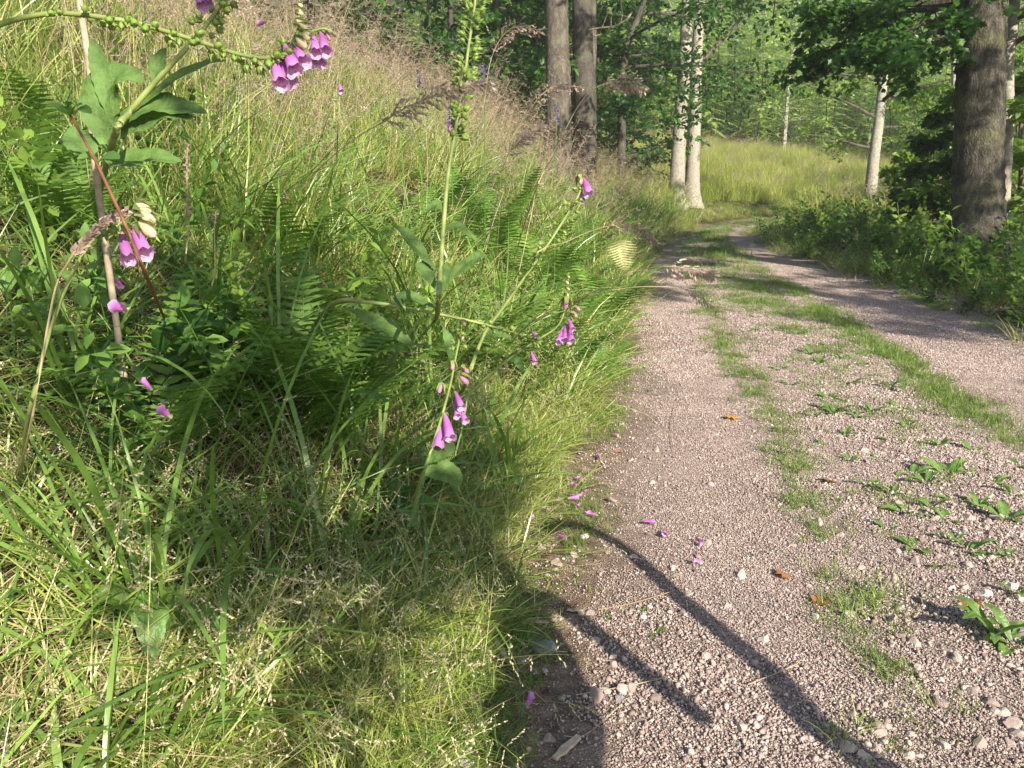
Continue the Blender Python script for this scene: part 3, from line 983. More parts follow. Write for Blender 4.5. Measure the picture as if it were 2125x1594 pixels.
# ================================================================ trees
MAPLE_V = np.array([(0, 0, 0), (.10, .02, 0), (.42, .12, .05), (.30, .30, .06), (.56, .52, .09), (.30, .56, .05), (.20, .74, .03), (0, 1.0, -.06),
                    (-.20, .74, .03), (-.30, .56, .05), (-.56, .52, .09), (-.30, .30, .06), (-.42, .12, .05), (-.10, .02, 0), (0, .45, 0)])
MAPLE_F = [(14, i, i + 1) for i in range(0, 13)] + [(14, 13, 0)]
LEAF_V = np.array([(0, 0, 0), (.30, .38, .07), (.20, .75, .03), (0, 1, -.06), (-.20, .75, .03), (-.30, .38, .07), (0, .5, 0)])
LEAF_F = [(6, i, (i + 1) % 6) for i in range(6)]
RHOM_V = np.array([(0, 0, 0), (.36, .5, .08), (0, 1, -.05), (-.36, .5, .08)])
RHOM_F = [(0, 1, 2), (0, 2, 3)]


def leaves(name, pts, dirs, sizes, mat, kind='leaf', up=.55, seed=0):
    r2 = np.random.default_rng(seed)
    n = len(pts)
    nrm = r2.normal(0, up, (n, 3)); nrm[:, 2] += 1
    tv, tf = {'maple': (MAPLE_V, MAPLE_F), 'leaf': (LEAF_V, LEAF_F), 'rhomb': (RHOM_V, RHOM_F)}[kind]
    d = dirs + r2.normal(0, .45, (n, 3))
    return stamped(name, tv, tf, frames(d, nrm), pts, sizes, mat)


def spray(mb, rg, p0, d, L, sag, r, n=6, ntw=5):
    """a twig with side twigs; returns leaf points and directions"""
    pts = [p0.copy()]
    p = p0.copy(); d = d.normalized()
    out = []
    for i in range(n):
        d = (d + Vector((rg.gauss(0, .13), rg.gauss(0, .13), rg.gauss(0, .08) - sag / n))).normalized()
        p = p + d * (L / n)
        pts.append(p.copy())
    mb.tube(pts, [r * (1 - .8 * i / n) for i in range(n + 1)], 4)
    for i in range(1, n + 1):
        t = (pts[i] - pts[i - 1]).normalized()
        sv = t.cross(Vector((0, 0, 1)))
        sv = sv.normalized() if sv.length > .1 else Vector((1, 0, 0))
        for s in (-1, 1):
            l2 = L * (.38 - .22 * i / n) * rg.uniform(.6, 1.3)
            dd = (t * .7 + sv * s + Vector((0, 0, rg.uniform(-.35, .15)))).normalized()
            for k in range(ntw):
                f = (k + 1) / ntw
                q = pts[i] + dd * l2 * f + Vector((rg.gauss(0, .03), rg.gauss(0, .03), rg.gauss(0, .03) - .12 * l2 * f * f)) * 1
                out.append((q, dd))
        out.append((p * 0 + pts[i], t))
    return out


def tree(name, label, cat, pts, radii, barkm, leafm, limbs, leaf=(.09, .14), kind='leaf', group=None, sides=16, seed=1, ntw=5, flare=True, up=.55, keep=1.0):
    """pts: trunk course; limbs: list of (height along trunk 0..1, azimuth, length, rise, number of sprays)"""
    rg = random.Random(seed)
    base = Vector(pts[0])
    root = thing(name, label, cat, base, 0, group)
    cr = catmull(pts, 6)
    ra = np.interp(np.linspace(0, 1, len(cr)), np.linspace(0, 1, len(radii)), radii)
    if flare:
        hgt = np.array([p_.z - base.z for p_ in cr]); ra = ra * (1 + .6 * np.exp(-np.maximum(0, hgt - .1) / .25))
    mb = MB()
    if flare:
        nn_ = max(len(cr) * 3, 60)
        ci = np.linspace(0, len(cr) - 1, nn_)
        cr2 = [cr[int(c_)].lerp(cr[min(len(cr) - 1, int(c_) + 1)], c_ - int(c_)) for c_ in ci]
        mb.tube(cr2, list(np.interp(ci, np.arange(len(cr)), ra) * (1 + .02 * np.sin(ci * 5.1 + seed) + .015 * np.sin(ci * 11.3))), sides + 8, jit=.03)
    else:
        mb.tube(cr, list(ra), sides, jit=.035)
    part(root, 'trunk', mb.mesh('trunk', barkm, True, base))
    lb = MB(); lp = []
    for (f, az, L, rise, ns) in limbs:
        if flare:
            lb = MB()
        k = min(len(cr) - 2, int(f * (len(cr) - 1)))
        fr = f * (len(cr) - 1) - k
        p = cr[k].lerp(cr[k + 1], max(0, fr))
        d = Vector((math.cos(az), math.sin(az), rise)).normalized()
        r0 = min(ra[k] * .5, .022 * L)
        lpts = [p.copy()]; q = p.copy()
        nn = 7
        for i in range(nn):
            d = (d + Vector((rg.gauss(0, .08), rg.gauss(0, .08), rg.gauss(0, .06) - .03))).normalized()
            q = q + d * (L / nn); lpts.append(q.copy())
        lb.tube(lpts, [max(.006, r0 * (1 - .85 * i / nn)) for i in range(nn + 1)], 6)
        for j in range(ns):
            t = rg.uniform(.18, 1) ** .8
            i = min(nn - 1, int(t * nn)); b = lpts[i].lerp(lpts[i + 1], t * nn - i)
            tang = (lpts[i + 1] - lpts[i]).normalized()
            a2 = rg.uniform(0, 6.283)
            sd2 = (tang * .8 + Vector((math.cos(a2), math.sin(a2), rg.uniform(-.35, .35)))).normalized()
            lp += spray(lb, rg, b, sd2, L * .38 * rg.uniform(.7, 1.25), .5, max(.004, r0 * .22), 5, ntw)
        if flare:
            part(root, 'branch', lb.mesh('branch', barkm if barkm is not M['bark_pale'] else M['bark_grey'], False, base))
    if not flare:
        tag(part(root, 'branches', lb.mesh('branches', barkm, False, base)), kind='stuff')
    if lp:
        if keep < 1:
            lp = [q for q in lp if rg.random() < keep]
        A = np.array([q[0][:] for q in lp]) - np.array(base[:]); D = np.array([q[1][:] for q in lp])
        sz = np.random.default_rng(seed).uniform(leaf[0], leaf[1], len(A))
        tag(part(root, 'crown', leaves('crown', A, D, sz, leafm, kind, up, seed)), kind='stuff')
    return root


def rnd_limbs(seed, n, f0, f1, L0, L1, rise=(.05, .5), ns=9, az=None):
    rg = random.Random(seed)
    out = []
    for i in range(n):
        f = f0 + (f1 - f0) * (i + rg.random()) / n
        g = (f - f0) / max(1e-6, f1 - f0)
        L = (L0 + (L1 - L0) * g) * rg.uniform(.8, 1.2)
        a = i * 2.4 + rg.uniform(-.4, .4) if az is None else rg.uniform(*az)
        out.append((f, a, L, rg.uniform(*rise), ns))
    return out


def rooted(px, py, dep, dz=-.1):
    p = P(px, py, dep)
    return Vector((p.x, p.y, hz(p.x, p.y) + dz))


# two dark trunks above the bank, a thin one close behind
b = rooted(1157, 290, 12.5)
tree('forest_tree', 'grey brown trunk with sunlit patches rising behind the bank grass', 'tree',
     [b, b + Vector((0, .02, 2)), P(1157, 120, 12.5), P(1155, -60, 12.5), P(1150, -700, 13), P(1150, -1400, 13)], [.24, .20, .19, .185, .15, .05],
     M['bark_grey'], M['maple'], rnd_limbs(3, 12, .68, .98, 4.2, 1.5, ns=7), (.10, .15), 'leaf', seed=3)
b = rooted(1212, 290, 13.2)
tree('forest_tree', 'dark shaded trunk just right of the grey brown one', 'tree',
     [b, b + Vector((0, .02, 2)), P(1210, 120, 13.2), P(1208, -60, 13.2), P(1206, -700, 14), P(1206, -1300, 14)], [.22, .19, .175, .17, .13, .05],
     M['bark_dark'], M['maple'], rnd_limbs(4, 11, .68, .98, 4, 1.5, ns=7), (.10, .15), 'leaf', seed=4)
b = rooted(1226, 290, 15.5)
tree('forest_tree', 'thin grey trunk half hidden by the dark trunk', 'tree',
     [b, P(1226, 120, 15.5), P(1226, -60, 15.5), P(1228, -900, 16)], [.13, .12, .11, .04],
     M['bark_grey'], M['maple'], rnd_limbs(5, 8, .6, .98, 2.8, 1.2, ns=6), (.10, .14), 'leaf', seed=5)
b = rooted(1291, 330, 19)
tree('forest_tree', 'slim dark trunk with pale foot in the leafy shade', 'tree',
     [b, P(1291, 240, 19), P(1296, 120, 19), P(1330, 20, 19), P(1370, -100, 19)], [.11, .10, .09, .07, .05],
     M['bark_dark'], M['maple'], [(.35, 2.8, 2.6, .1, 9), (.45, -.4, 3.4, .15, 14), (.5, .9, 3, .2, 10), (.6, -1.2, 3.2, .2, 14), (.7, 2.4, 3, .3, 12), (.8, -.6, 3, .4, 12), (.9, .5, 2.6, .3, 10), (.3, -1.8, 2.4, 0, 9)],
     (.10, .15), 'leaf', seed=6)

# twin pale trunks beyond the bend
b = rooted(1403, 425, 22)
tree('pale_tree', 'left and thicker of the twin pale trunks beside the bend', 'tree',
     [b, P(1407, 330, 22), P(1414, 230, 22), P(1421, 120, 22), P(1426, 10, 22), P(1432, -200, 22), P(1440, -620, 22)], [.24, .20, .185, .175, .155, .12, .05],
     M['bark_pale'], M['maple'],
     [(.50, 2.9, 2.4, -.05, 8), (.53, 2.2, 2.2, .05, 6), (.64, 3.3, 2.8, .1, 8)] + rnd_limbs(12, 11, .72, .98, 3.4, 1.4, ns=8),
     (.10, .15), 'leaf', seed=11)
b = rooted(1436, 412, 22.6)
tree('pale_tree', 'right and slimmer of the twin pale trunks with a forking bough', 'tree',
     [b, P(1438, 330, 22.6), P(1443, 230, 22.6), P(1446, 120, 22.6), P(1452, 10, 22.6), P(1460, -250, 22.6), P(1465, -600, 22.6)], [.24, .19, .175, .165, .14, .10, .04],
     M['bark_pale'], M['maple'],
     [(.47, .35, 3.9, .85, 4), (.55, -2.3, 2, .1, 8), (.66, .1, 1.4, .3, 5)] + rnd_limbs(13, 10, .72, .98, 3.2, 1.4, ns=8), (.10, .15), 'leaf', seed=12)

# big trunk on the right verge, with the maple boughs that hang into the picture
b = rooted(2032, 520, 8.6)
tree('large_tree', 'massive fissured trunk with dappled light on the right verge', 'tree',
     [b, P(2029, 430, 8.6), P(2031, 300, 8.6), P(2035, 150, 8.6), P(2040, 0, 8.6), P(2044, -200, 8.6), P(2050, -900, 8.6), P(2060, -1700, 8.8)],
     [.31, .258, .25, .245, .24, .23, .18, .06],
     M['bark_big'], M['maple'],
     [(.50, 2.95, 1.55, .06, 12), (.52, 2.6, 1.7, .02, 12), (.55, 3.35, 1.5, .0, 10), (.57, 2.2, 1.9, .05, 10), (.58, 3.0, 2.0, .0, 12), (.60, .3, 2.2, .1, 8), (.62, 1.2, 2.6, .1, 9)]
     + rnd_limbs(21, 13, .62, .98, 3.0, 1.5, ns=8), (.06, .10), 'maple', seed=21, ntw=7)
b = rooted(2095, 420, 9.6)
tree('forest_tree', 'slender pale grey trunk close behind the massive trunk', 'tree',
     [b, P(2090, 270, 9.6), P(2092, 120, 9.6), P(2106, -20, 9.6), P(2120, -700, 9.6)], [.085, .07, .068, .062, .03],
     M['bark_pale'], M['bright'], rnd_limbs(22, 7, .5, .98, 2, 1, ns=6), (.08, .12), 'leaf', seed=22)
b = rooted(1980, 420, 14)
tree('birch_tree', 'thin white birch stem at the left edge of the massive trunk', 'tree',
     [b, P(1980, 270, 14), P(1981, 120, 14), P(1984, -40, 14), P(1990, -600, 14)], [.062, .055, .05, .048, .02],
     M['birch'], M['bright'], rnd_limbs(23, 6, .6, .98, 1.6, .8, ns=6), (.06, .09), 'leaf', seed=23)
b = rooted(1806, 420, 20)
tree('birch_tree', 'leaning pale trunk with mossy patches amid bright undergrowth', 'tree',
     [b, P(1812, 340, 20), P(1824, 250, 20), P(1832, 170, 20), P(1840, 60, 20), P(1850, -100, 20), P(1860, -500, 20)], [.165, .14, .125, .115, .10, .08, .03],
     M['bark_pale'], M['bright'],
     [(.22, 2.8, 2.0, .1, 6), (.3, .2, 1.8, .2, 7), (.34, 2.9, 2.2, .5, 8), (.42, .1, 2.2, .4, 11), (.45, -.6, 1.8, .3, 9), (.5, 2.6, 2, .4, 8), (.55, .4, 2, .4, 10)] + rnd_limbs(24, 7, .6, .98, 2.2, 1, ns=7),
     (.07, .11), 'leaf', seed=24)

# forest on the slope behind the left bank
rg = random.Random(5)
for i, (px, py, dep, h_, L) in enumerate([(640, 60, 13, 6.5, 2.4), (780, 70, 15, 7, 2.6), (930, 90, 16, 7, 2.8), (1030, 130, 15, 7.5, 2.8), (1085, 190, 19, 6, 2.4),
                                          (1120, 200, 22, 8, 3), (1180, 220, 20, 7, 2.8), (1240, 250, 22, 7.5, 2.4), (1305, 270, 28, 9, 1.9), (1270, 300, 26, 4.5, 1.5),
                                          (1190, 260, 30, 10, 3.4), (500, 20, 14, 7, 2.6), (880, 120, 24, 10, 3.4), (1050, 150, 28, 11, 3.4)]):
    b = rooted(px, py, dep)
    q = [b + Vector((rg.uniform(-.1, .1) * k, rg.uniform(-.1, .1) * k, h_ * k / 4)) for k in range(5)]
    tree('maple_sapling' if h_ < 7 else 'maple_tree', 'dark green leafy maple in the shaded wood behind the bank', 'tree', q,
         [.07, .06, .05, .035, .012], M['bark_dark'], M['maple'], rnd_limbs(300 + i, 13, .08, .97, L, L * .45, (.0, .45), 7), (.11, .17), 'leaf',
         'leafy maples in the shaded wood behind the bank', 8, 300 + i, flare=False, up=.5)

# bushes and saplings on the right, between and behind the trunks
for i, (px, py, dep, h_, L, mt) in enumerate([(2110, 420, 10.5, 4.0, 1.4, 'bright'), (2180, 430, 9.5, 4.5, 1.7, 'bright'), (1950, 440, 11.5, 2.0, .7, 'maple'), (1900, 430, 14, 1.7, .8, 'bright'),
                                              (1870, 420, 16.5, 1.8, .8, 'bright'), (1965, 400, 17, 2.0, .9, 'bright'), (2090, 430, 14, 3.2, 1.3, 'bright'),
                                              (1905, 390, 24, 4, 1.5, 'bright'), (2000, 390, 20, 5, 1.5, 'bright'), (2190, 400, 15, 3.6, 1.4, 'bright'),
                                              (1970, 380, 28, 6, 2.0, 'bright'), (2060, 380, 26, 9, 2.8, 'bright')]):
    b = rooted(px, py, dep)
    q = [b + Vector((rg.uniform(-.1, .1) * k, rg.uniform(-.1, .1) * k, h_ * k / 4)) for k in range(5)]
    dark = mt == 'maple'
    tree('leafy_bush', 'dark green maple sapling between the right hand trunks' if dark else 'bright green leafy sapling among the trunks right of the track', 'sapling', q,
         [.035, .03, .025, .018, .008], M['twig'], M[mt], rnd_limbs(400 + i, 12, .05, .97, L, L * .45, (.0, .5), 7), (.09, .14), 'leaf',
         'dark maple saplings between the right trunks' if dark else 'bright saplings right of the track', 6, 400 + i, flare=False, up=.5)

# dead forked twig on the dark trunk
mb = MB()
a0 = P(1222, 62, 13.0)
t1 = [a0, P(1245, 58, 12.9), P(1275, 54, 12.8), P(1300, 40, 12.7), P(1312, 25, 12.7)]
mb.tube(catmull(t1, 4), .012, 5)
for q in ([P(1250, 58, 12.9), P(1256, 40, 12.9), P(1266, 15, 12.9)], [P(1268, 55, 12.8), P(1268, 38, 12.8), P(1272, 30, 12.8)], [P(1288, 48, 12.8), P(1292, 30, 12.8), P(1288, 0, 12.8)], [P(1222, 78, 13), P(1235, 74, 12.9), P(1246, 72, 12.9)]):
    mb.tube(q, .007, 4)
o = tag(obj('dead_branch', mb.mesh('dead_branch', M['deadwood'], False, a0), None, a0), 'bare pale forked twig sticking out from the dark trunk', 'branch')

# ---------------------------------------------------------------- young conifers on the far hillside
def conifer_mesh(seed, h, r, lv, mat, droop=.25, dens=6):
    rg2 = random.Random(seed); tb = MB(); nb = MB()
    pts = [Vector((rg2.gauss(0, .02) * k, rg2.gauss(0, .02) * k, h * k / 8 - .1)) for k in range(9)]
    tb.tube(pts, [max(.008, h * .0085 * (1 - k / 8.3)) for k in range(9)], 5)
    for k in range(lv):
        f = .06 + .93 * (k / lv) ** .9
        z = h * f
        L0 = r * (1 - f) ** .75 * (.6 + .4 * min(1, f / .12)) + .05
        for j in range(dens):
            if rg2.random() < .13:
                continue
            a = 6.283 * (j + rg2.random() * .7) / dens + k * .7
            L = L0 * rg2.uniform(.65, 1.15)
            d = Vector((math.cos(a), math.sin(a), rg2.uniform(-.1, .35) - droop * (1 - f)))
            sv = Vector((-math.sin(a), math.cos(a), 0))
            p0 = Vector((0, 0, z + rg2.uniform(-.5, .5) * h / lv)); ns = max(4, int(L / .11))
            prev = p0
            for s in range(1, ns + 1):
                t = s / ns
                q = p0 + d * (L * t) + Vector((0, 0, -droop * L * t * t * .6))
                w = .05 + .22 * L * (1 - t) * (.5 + .5 * min(1, t * 4)) * rg2.uniform(.7, 1.2)
                u = Vector((0, 0, rg2.uniform(-.35, .1)))
                ax = (q - prev).normalized()
                for sg in (-1, 1):
                    e = q + (sv * sg + ax * .55 + u) * w
                    nb.add([prev, e, q], [(0, 1, 2)] if sg > 0 else [(0, 2, 1)])
                prev = q
            nb.add([prev, prev + ax * .08 + sv * .02, prev + ax * .1], [(0, 1, 2)])
    return tb.mesh('trunk', M['twig']), nb.mesh('crown', mat)


kinds = []
for k, (h, r, lv, mt, lab, nm, dn) in enumerate([(6.5, 1.25, 26, 'spruce', 'young dark green spruce on the far hillside', 'young_spruce', 6),
                                             (8.0, 1.3, 30, 'larch', 'young light green larch on the far hillside', 'young_larch', 5),
                                             (5.2, 1.15, 22, 'spruce', 'young dark green spruce on the far hillside', 'young_spruce', 6),
                                             (7.2, 1.2, 26, 'larch', 'young light green larch on the far hillside', 'young_larch', 5),
                                             (9.0, 1.5, 32, 'spruce', 'young dark green spruce on the far hillside', 'young_spruce', 6)]):
    tm, cm = conifer_mesh(500 + k, h, r, lv, M[mt], dens=dn)
    kinds.append((tm, cm, lab, nm, {'young_spruce': 'young spruces on the far hillside', 'young_larch': 'young larches on the far hillside'}[nm]))


def bush_mesh(seed, h):
    rg2 = random.Random(seed); lb = MB(); lp = []
    pts = [Vector((rg2.gauss(0, .06) * k, rg2.gauss(0, .06) * k, h * k / 6 - .1)) for k in range(7)]
    lb.tube(pts, [h * .011 * (1 - k / 6.6) + .006 for k in range(7)], 5)
    for i in range(22):
        f = .12 + .86 * i / 22
        p = Vector((0, 0, h * f)); a = i * 2.4
        L = h * .30 * (1 - f) ** .6 + .25
        for _ in range(2):
            aa = a + rg2.uniform(-.5, .5)
            lp += spray(lb, rg2, p, Vector((math.cos(aa), math.sin(aa), rg2.uniform(.1, .7))), L * rg2.uniform(.7, 1.2), .3, .012, 5, 3)
    A = np.array([q[0][:] for q in lp]); D = np.array([q[1][:] for q in lp])
    return lb.mesh('trunk', M['birch'] if seed % 2 else M['twig']), leaves('crown', A, D, np.random.default_rng(seed).uniform(.11, .19, len(A)), M['hillleaf'], 'rhomb', .6, seed)


for k in range(3):
    tm, cm = bush_mesh(540 + k, [5.5, 7.5, 6.5][k])
    kinds.append((tm, cm, 'bright young broadleaf tree with a thin stem on the far hillside', 'young_birch', 'young broadleaf trees on the far hillside'))

cand = []
r3 = np.random.default_rng(11)
for _ in range(9000):
    ang = r3.uniform(-.62, .66); d = 33 + 62 * r3.random() ** 1.1
    x, y = math.sin(ang) * d, math.cos(ang) * d
    cand.append((x, y, d))
cx = np.array([c[0] for c in cand]); cy = np.array([c[1] for c in cand])
ca = sdist(LEs, cx, cy); cb = -sdist(REs, cx, cy); cz = height(cx, cy, ca, cb)
placed = []; rest = []
grid = {}
order = np.argsort([c[2] for c in cand])
for k in order:
    x, y, d = cx[k], cy[k], cand[k][2]
    if max(ca[k], cb[k]) < 2.0:
        continue
    px = 1062 + F * x / (y * cp - (cz[k] - CAM_H) * sp)
    if d < 43 and (ca[k] > 0 and ca[k] < 13):
        continue                       # the sunny meadow above the bend stays open
    if px < 880 or px > 2300:
        continue
    if d < 46 and cb[k] > 0 and 1690 < px < 1800 and d > 30:
        pass
    sp_ = 1.35 if d < 60 else 2.1
    g = (int(x / sp_), int(y / sp_))
    if any((g[0] + i, g[1] + j) in grid and (grid[(g[0] + i, g[1] + j)][0] - x) ** 2 + (grid[(g[0] + i, g[1] + j)][1] - y) ** 2 < sp_ ** 2 for i in (-1, 0, 1) for j in (-1, 0, 1)):
        continue
    grid[g] = (x, y)
    placed.append((x, y, cz[k], d))
conif = []
for i, (x, y, z, d) in enumerate(placed):
    kk = int(r3.choice(8, p=[.17, .15, .13, .13, .12, .10, .10, .10]))
    s = r3.uniform(.65, 1.25)
    if i < 300:
        tm, cm, lab, nm, grp = kinds[kk]
        root = thing(nm, lab, 'tree', (x, y, z), r3.uniform(0, 6.28), grp)
        root.scale = (s, s, s * r3.uniform(.9, 1.2))
        part(root, 'trunk', tm); tag(part(root, 'crown', cm), kind='stuff')
    else:
        rest.append((x, y, z, kk, s))
# the wood farther up the hill: one mass
wk = []
for tm, cm, *_ in kinds:
    m2 = MB()
    v = [tuple(q.co) for q in tm.vertices]; f = [tuple(p.vertices) for p in tm.polygons]
    m2.add(v, f, 0)
    v = [tuple(q.co) for q in cm.vertices]; f = [tuple(p.vertices) for p in cm.polygons]
    m2.add(v, f, 1)
    wk.append(m2.mesh('far_tree', [tm.materials[0], cm.materials[0]]))
ra_ = np.array([r[:3] for r in rest])
scatter('distant_forest', wk, ra_, np.tile([0, 0, 1.0], (len(ra_), 1)), np.array([r[4] * 1.15 for r in rest]), np.array([r[3] for r in rest]))
print('conifers', len(placed))
# ---------------------------------------------------------------- trees behind the viewer that shade the track
b = Vector((9.6, -3.4, hz(9.6, -3.4) - .1))
tree('forest_tree', 'broadleaf tree on the right verge behind the viewpoint', 'tree', [b, b + Vector((0, 0, 4)), b + Vector((.2, .1, 8)), b + Vector((.1, .2, 11.5))], [.3, .24, .18, .04],
     M['bark_grey'], M['maple'], rnd_limbs(801, 14, .36, .97, 2.3, 1.2, (.05, .4), 8), (.11, .17), 'leaf', seed=801, keep=.8)
b = Vector((9.7, 1.3, hz(9.7, 1.3) - .1))
tree('forest_tree', 'low crowned broadleaf tree on the right verge beside the viewpoint', 'tree', [b, b + Vector((0, 0, 3)), b + Vector((.2, .1, 6)), b + Vector((.1, .2, 8.5))], [.14, .11, .08, .03],
     M['bark_grey'], M['maple'], rnd_limbs(804, 10, .34, .97, 1.9, .9, (.05, .4), 6), (.11, .17), 'leaf', seed=804, keep=.6)

# sapling shape added out of view to cast the shadows on near track and bank
KX, KY = S.x / S.z, S.y / S.z


def above(px, py, h):
    g = ground(px, py)
    return Vector((g.x + KX * h, g.y + KY * h, g.z + h))


mb = MB()
sr = Vector((1.85, -.25, hz(1.85, -.25) - .05))
stA = [sr, Vector((1.8, -.1, .4)), above(1790, 1600, .8), above(1590, 1400, .95), above(1400, 1240, 1.1), above(1280, 1140, 1.22), above(1180, 1092, 1.3), above(1120, 1110, 1.36)]
stB = [above(1085, 1290, 1.34), above(1130, 1250, 1.3), above(1200, 1300, 1.22), above(1290, 1370, 1.12), above(1380, 1440, 1.03), above(1452, 1494, .96)]
stC = [sr + Vector((-.2, -.05, 0)), Vector((1.15, -.3, .5)), above(1160, 1640, 1.0), above(1130, 1480, 1.1), above(1090, 1330, 1.3), above(1000, 1180, 1.6), above(900, 1000, 1.9)]
root = thing('added_shadow_caster', 'forked leafy shadow caster added out of view beside the viewpoint', 'sapling', sr)
for st, ra2 in ((stA, [.042, .042, .040, .034, .028, .024, .022, .02]), (stB, [.03, .032, .032, .03, .028, .022]), (stC, [.10, .10, .11, .105, .10, .08, .04])):
    m2 = MB(); c2 = catmull(st, 6)
    m2.tube(c2, list(np.interp(np.linspace(0, 1, len(c2)), np.linspace(0, 1, len(ra2)), ra2)), 8)
    part(root, 'stem', m2.mesh('stem', M['bark_grey'], True, sr))
lb = MB(); lp = []; rg = random.Random(77)
for px, py, h, n, sp_ in [(900, 1010, 1.9, 18, .16), (800, 1120, 1.9, 20, .2), (700, 900, 2.3, 22, .26), (620, 760, 2.7, 18, .28), (930, 1160, 1.7, 12, .12), (780, 1240, 1.75, 12, .14), (600, 1000, 2.2, 14, .25), (560, 650, 3.0, 12, .3), (600, 820, 2.6, 18, .22), (540, 760, 2.8, 18, .24), (510, 860, 2.6, 14, .2), (640, 690, 2.9, 16, .25), (470, 690, 3.0, 10, .25), (760, 1000, 2.1, 18, .22), (860, 880, 2.2, 8, .15), (480, 900, 2.3, 6, .2)]:
    c0 = above(px, py, h)
    for _ in range(n):
        st0 = c0 + Vector((rg.gauss(0, sp_), rg.gauss(0, sp_), rg.gauss(0, .12)))
        lp += spray(lb, rg, st0, Vector((rg.gauss(0, 1), rg.gauss(0, 1), rg.uniform(-.2, .4))), .45, .3, .004, 5, 3)
part(root, 'twigs', lb.mesh('twigs', M['bark_grey'], False, sr))['kind'] = 'stuff'
sunny = [P(600, 140, 1.25), P(620, 100, 1.3), P(660, 100, 1.5), P(290, 490, 1.2), P(300, 450, 1.2), P(920, 890, 1.5), P(950, 845, 1.5), P(950, 780, 1.5), P(1178, 690, 1.95), P(1180, 620, 1.95), P(250, 200, 1.6), P(330, 330, 1.6), P(400, 90, 1.25), P(200, 50, 1.25), P(985, 50, 1.7), P(970, 120, 1.7), P(958, 200, 1.7), P(940, 300, 1.7), P(925, 420, 1.7), P(914, 550, 1.7), P(1180, 440, 2.1), P(1100, 560, 2.1), P(1040, 640, 2.1), P(1212, 380, 2.1), P(850, 640, 1.9), P(1000, 672, 1.9)]
lp = [q for q in lp if all(((q[0] - f_) - S * (q[0] - f_).dot(S)).length > .11 for f_ in sunny)]
q_ = np.array([(q[0] - S * ((q[0].z - .15) / S.z))[:2] for q in lp])
k_ = sdist(LEs, q_[:, 0], q_[:, 1]) > .06
lp = [q for q, o_ in zip(lp, k_) if o_]
A = np.array([q[0][:] for q in lp]) - np.array(sr[:]); D = np.array([q[1][:] for q in lp])
part(root, 'crown', leaves('crown', A, D, rng.uniform(.05, .085, len(A)), M['maple'], 'leaf', .6, 9))['kind'] = 'stuff'

# ================================================================ foxgloves
def bell_mesh():
    n = 14
    prof = [(0, .04), (-.05, .075), (-.16, .10), (-.32, .135), (-.5, .168), (-.68, .19), (-.84, .20), (-.93, .232), (-1.0, .29)]
    mb = MB(); vs = []; fs = []
    for i, (z, r) in enumerate(prof):
        for k in range(n):
            a = 2 * math.pi * k / n
            lobe = 0
            if i >= 7:
                lobe = (i - 6) * (.030 * math.cos(5 * a) - .055 * max(0, math.cos(a)))
            vs.append((r * math.cos(a) * (1.0 + .06 * (i > 6) * math.cos(5 * a)), r * math.sin(a) * .92, z + lobe))
    for i in range(len(prof) - 1):
        for k in range(n):
            k2 = (k + 1) % n
            fs.append((i * n + k, (i + 1) * n + k, (i + 1) * n + k2, i * n + k2))
    mb.add(vs, fs, 0)
    for k in range(5):                                      # calyx
        a = 6.283 * k / 5 + .3
        c, s_ = math.cos(a), math.sin(a)
        mb.add([(0, 0, .04), (.11 * c - .06 * s_, .11 * s_ + .06 * c, -.03), (.20 * c, .20 * s_, -.20), (.11 * c + .06 * s_, .11 * s_ - .06 * c, -.03)], [(0, 1, 2, 3)], 1)
    return mb.mesh('flower', [M['bell'], M['foxstem']], True)


def lathe_mesh(name, prof, mats, sepals=True, n=9, style=False):
    mb = MB(); vs = []; fs = []
    for z, r in prof:
        for k in range(n):
            a = 2 * math.pi * k / n
            vs.append((r * math.cos(a), r * math.sin(a), z))
    for i in range(len(prof) - 1):
        for k in range(n):
            k2 = (k + 1) % n
            fs.append((i * n + k, (i + 1) * n + k, (i + 1) * n + k2, i * n + k2))
    mb.add(vs, fs, 0)
    if sepals:
        for k in range(5):
            a = 6.283 * k / 5 + .3
            c, s_ = math.cos(a), math.sin(a)
            mb.add([(0, 0, .06), (.34 * c - .2 * s_, .34 * s_ + .2 * c, -.18), (.70 * c, .70 * s_, -.95), (.34 * c + .2 * s_, .34 * s_ - .2 * c, -.18)], [(0, 1, 2, 3)], 1)
    if style:
        mb.tube([(0, 0, -.95), (.03, .02, -1.5)], [.03, .015], 4, 1)
        mb.tube([(0, .1, .95), (0, .03, .5), (0, 0, 0)], [.07, .06, .06], 4, 1)
    return mb.mesh(name, mats, True)


BELL = bell_mesh()
BUD = lathe_mesh('bud', [(0, .03), (-.12, .17), (-.4, .25), (-.7, .24), (-.92, .15), (-1, .01)], [M['bud'], M['foxstem']])
PBUD = lathe_mesh('bud', [(0, .03), (-.1, .12), (-.4, .18), (-.75, .20), (-.94, .14), (-1, .01)], [M['pinkbud'], M['foxstem']])
CAPS = lathe_mesh('seed_capsule', [(0, .05), (-.08, .30), (-.3, .42), (-.6, .34), (-.85, .14), (-1, .02)], [M['capsule'], M['foxstem']], style=True)


def hang(root, name, me, p, d, L, roll=0.0):
    q = d.to_track_quat('-Z', 'Y') @ Euler((0, 0, roll)).to_quaternion()
    o = part(root, name, me)
    o.location = p - Vector(root.location); o.rotation_mode = 'QUATERNION'; o.rotation_quaternion = q; o.scale = (L, L, L)
    return o


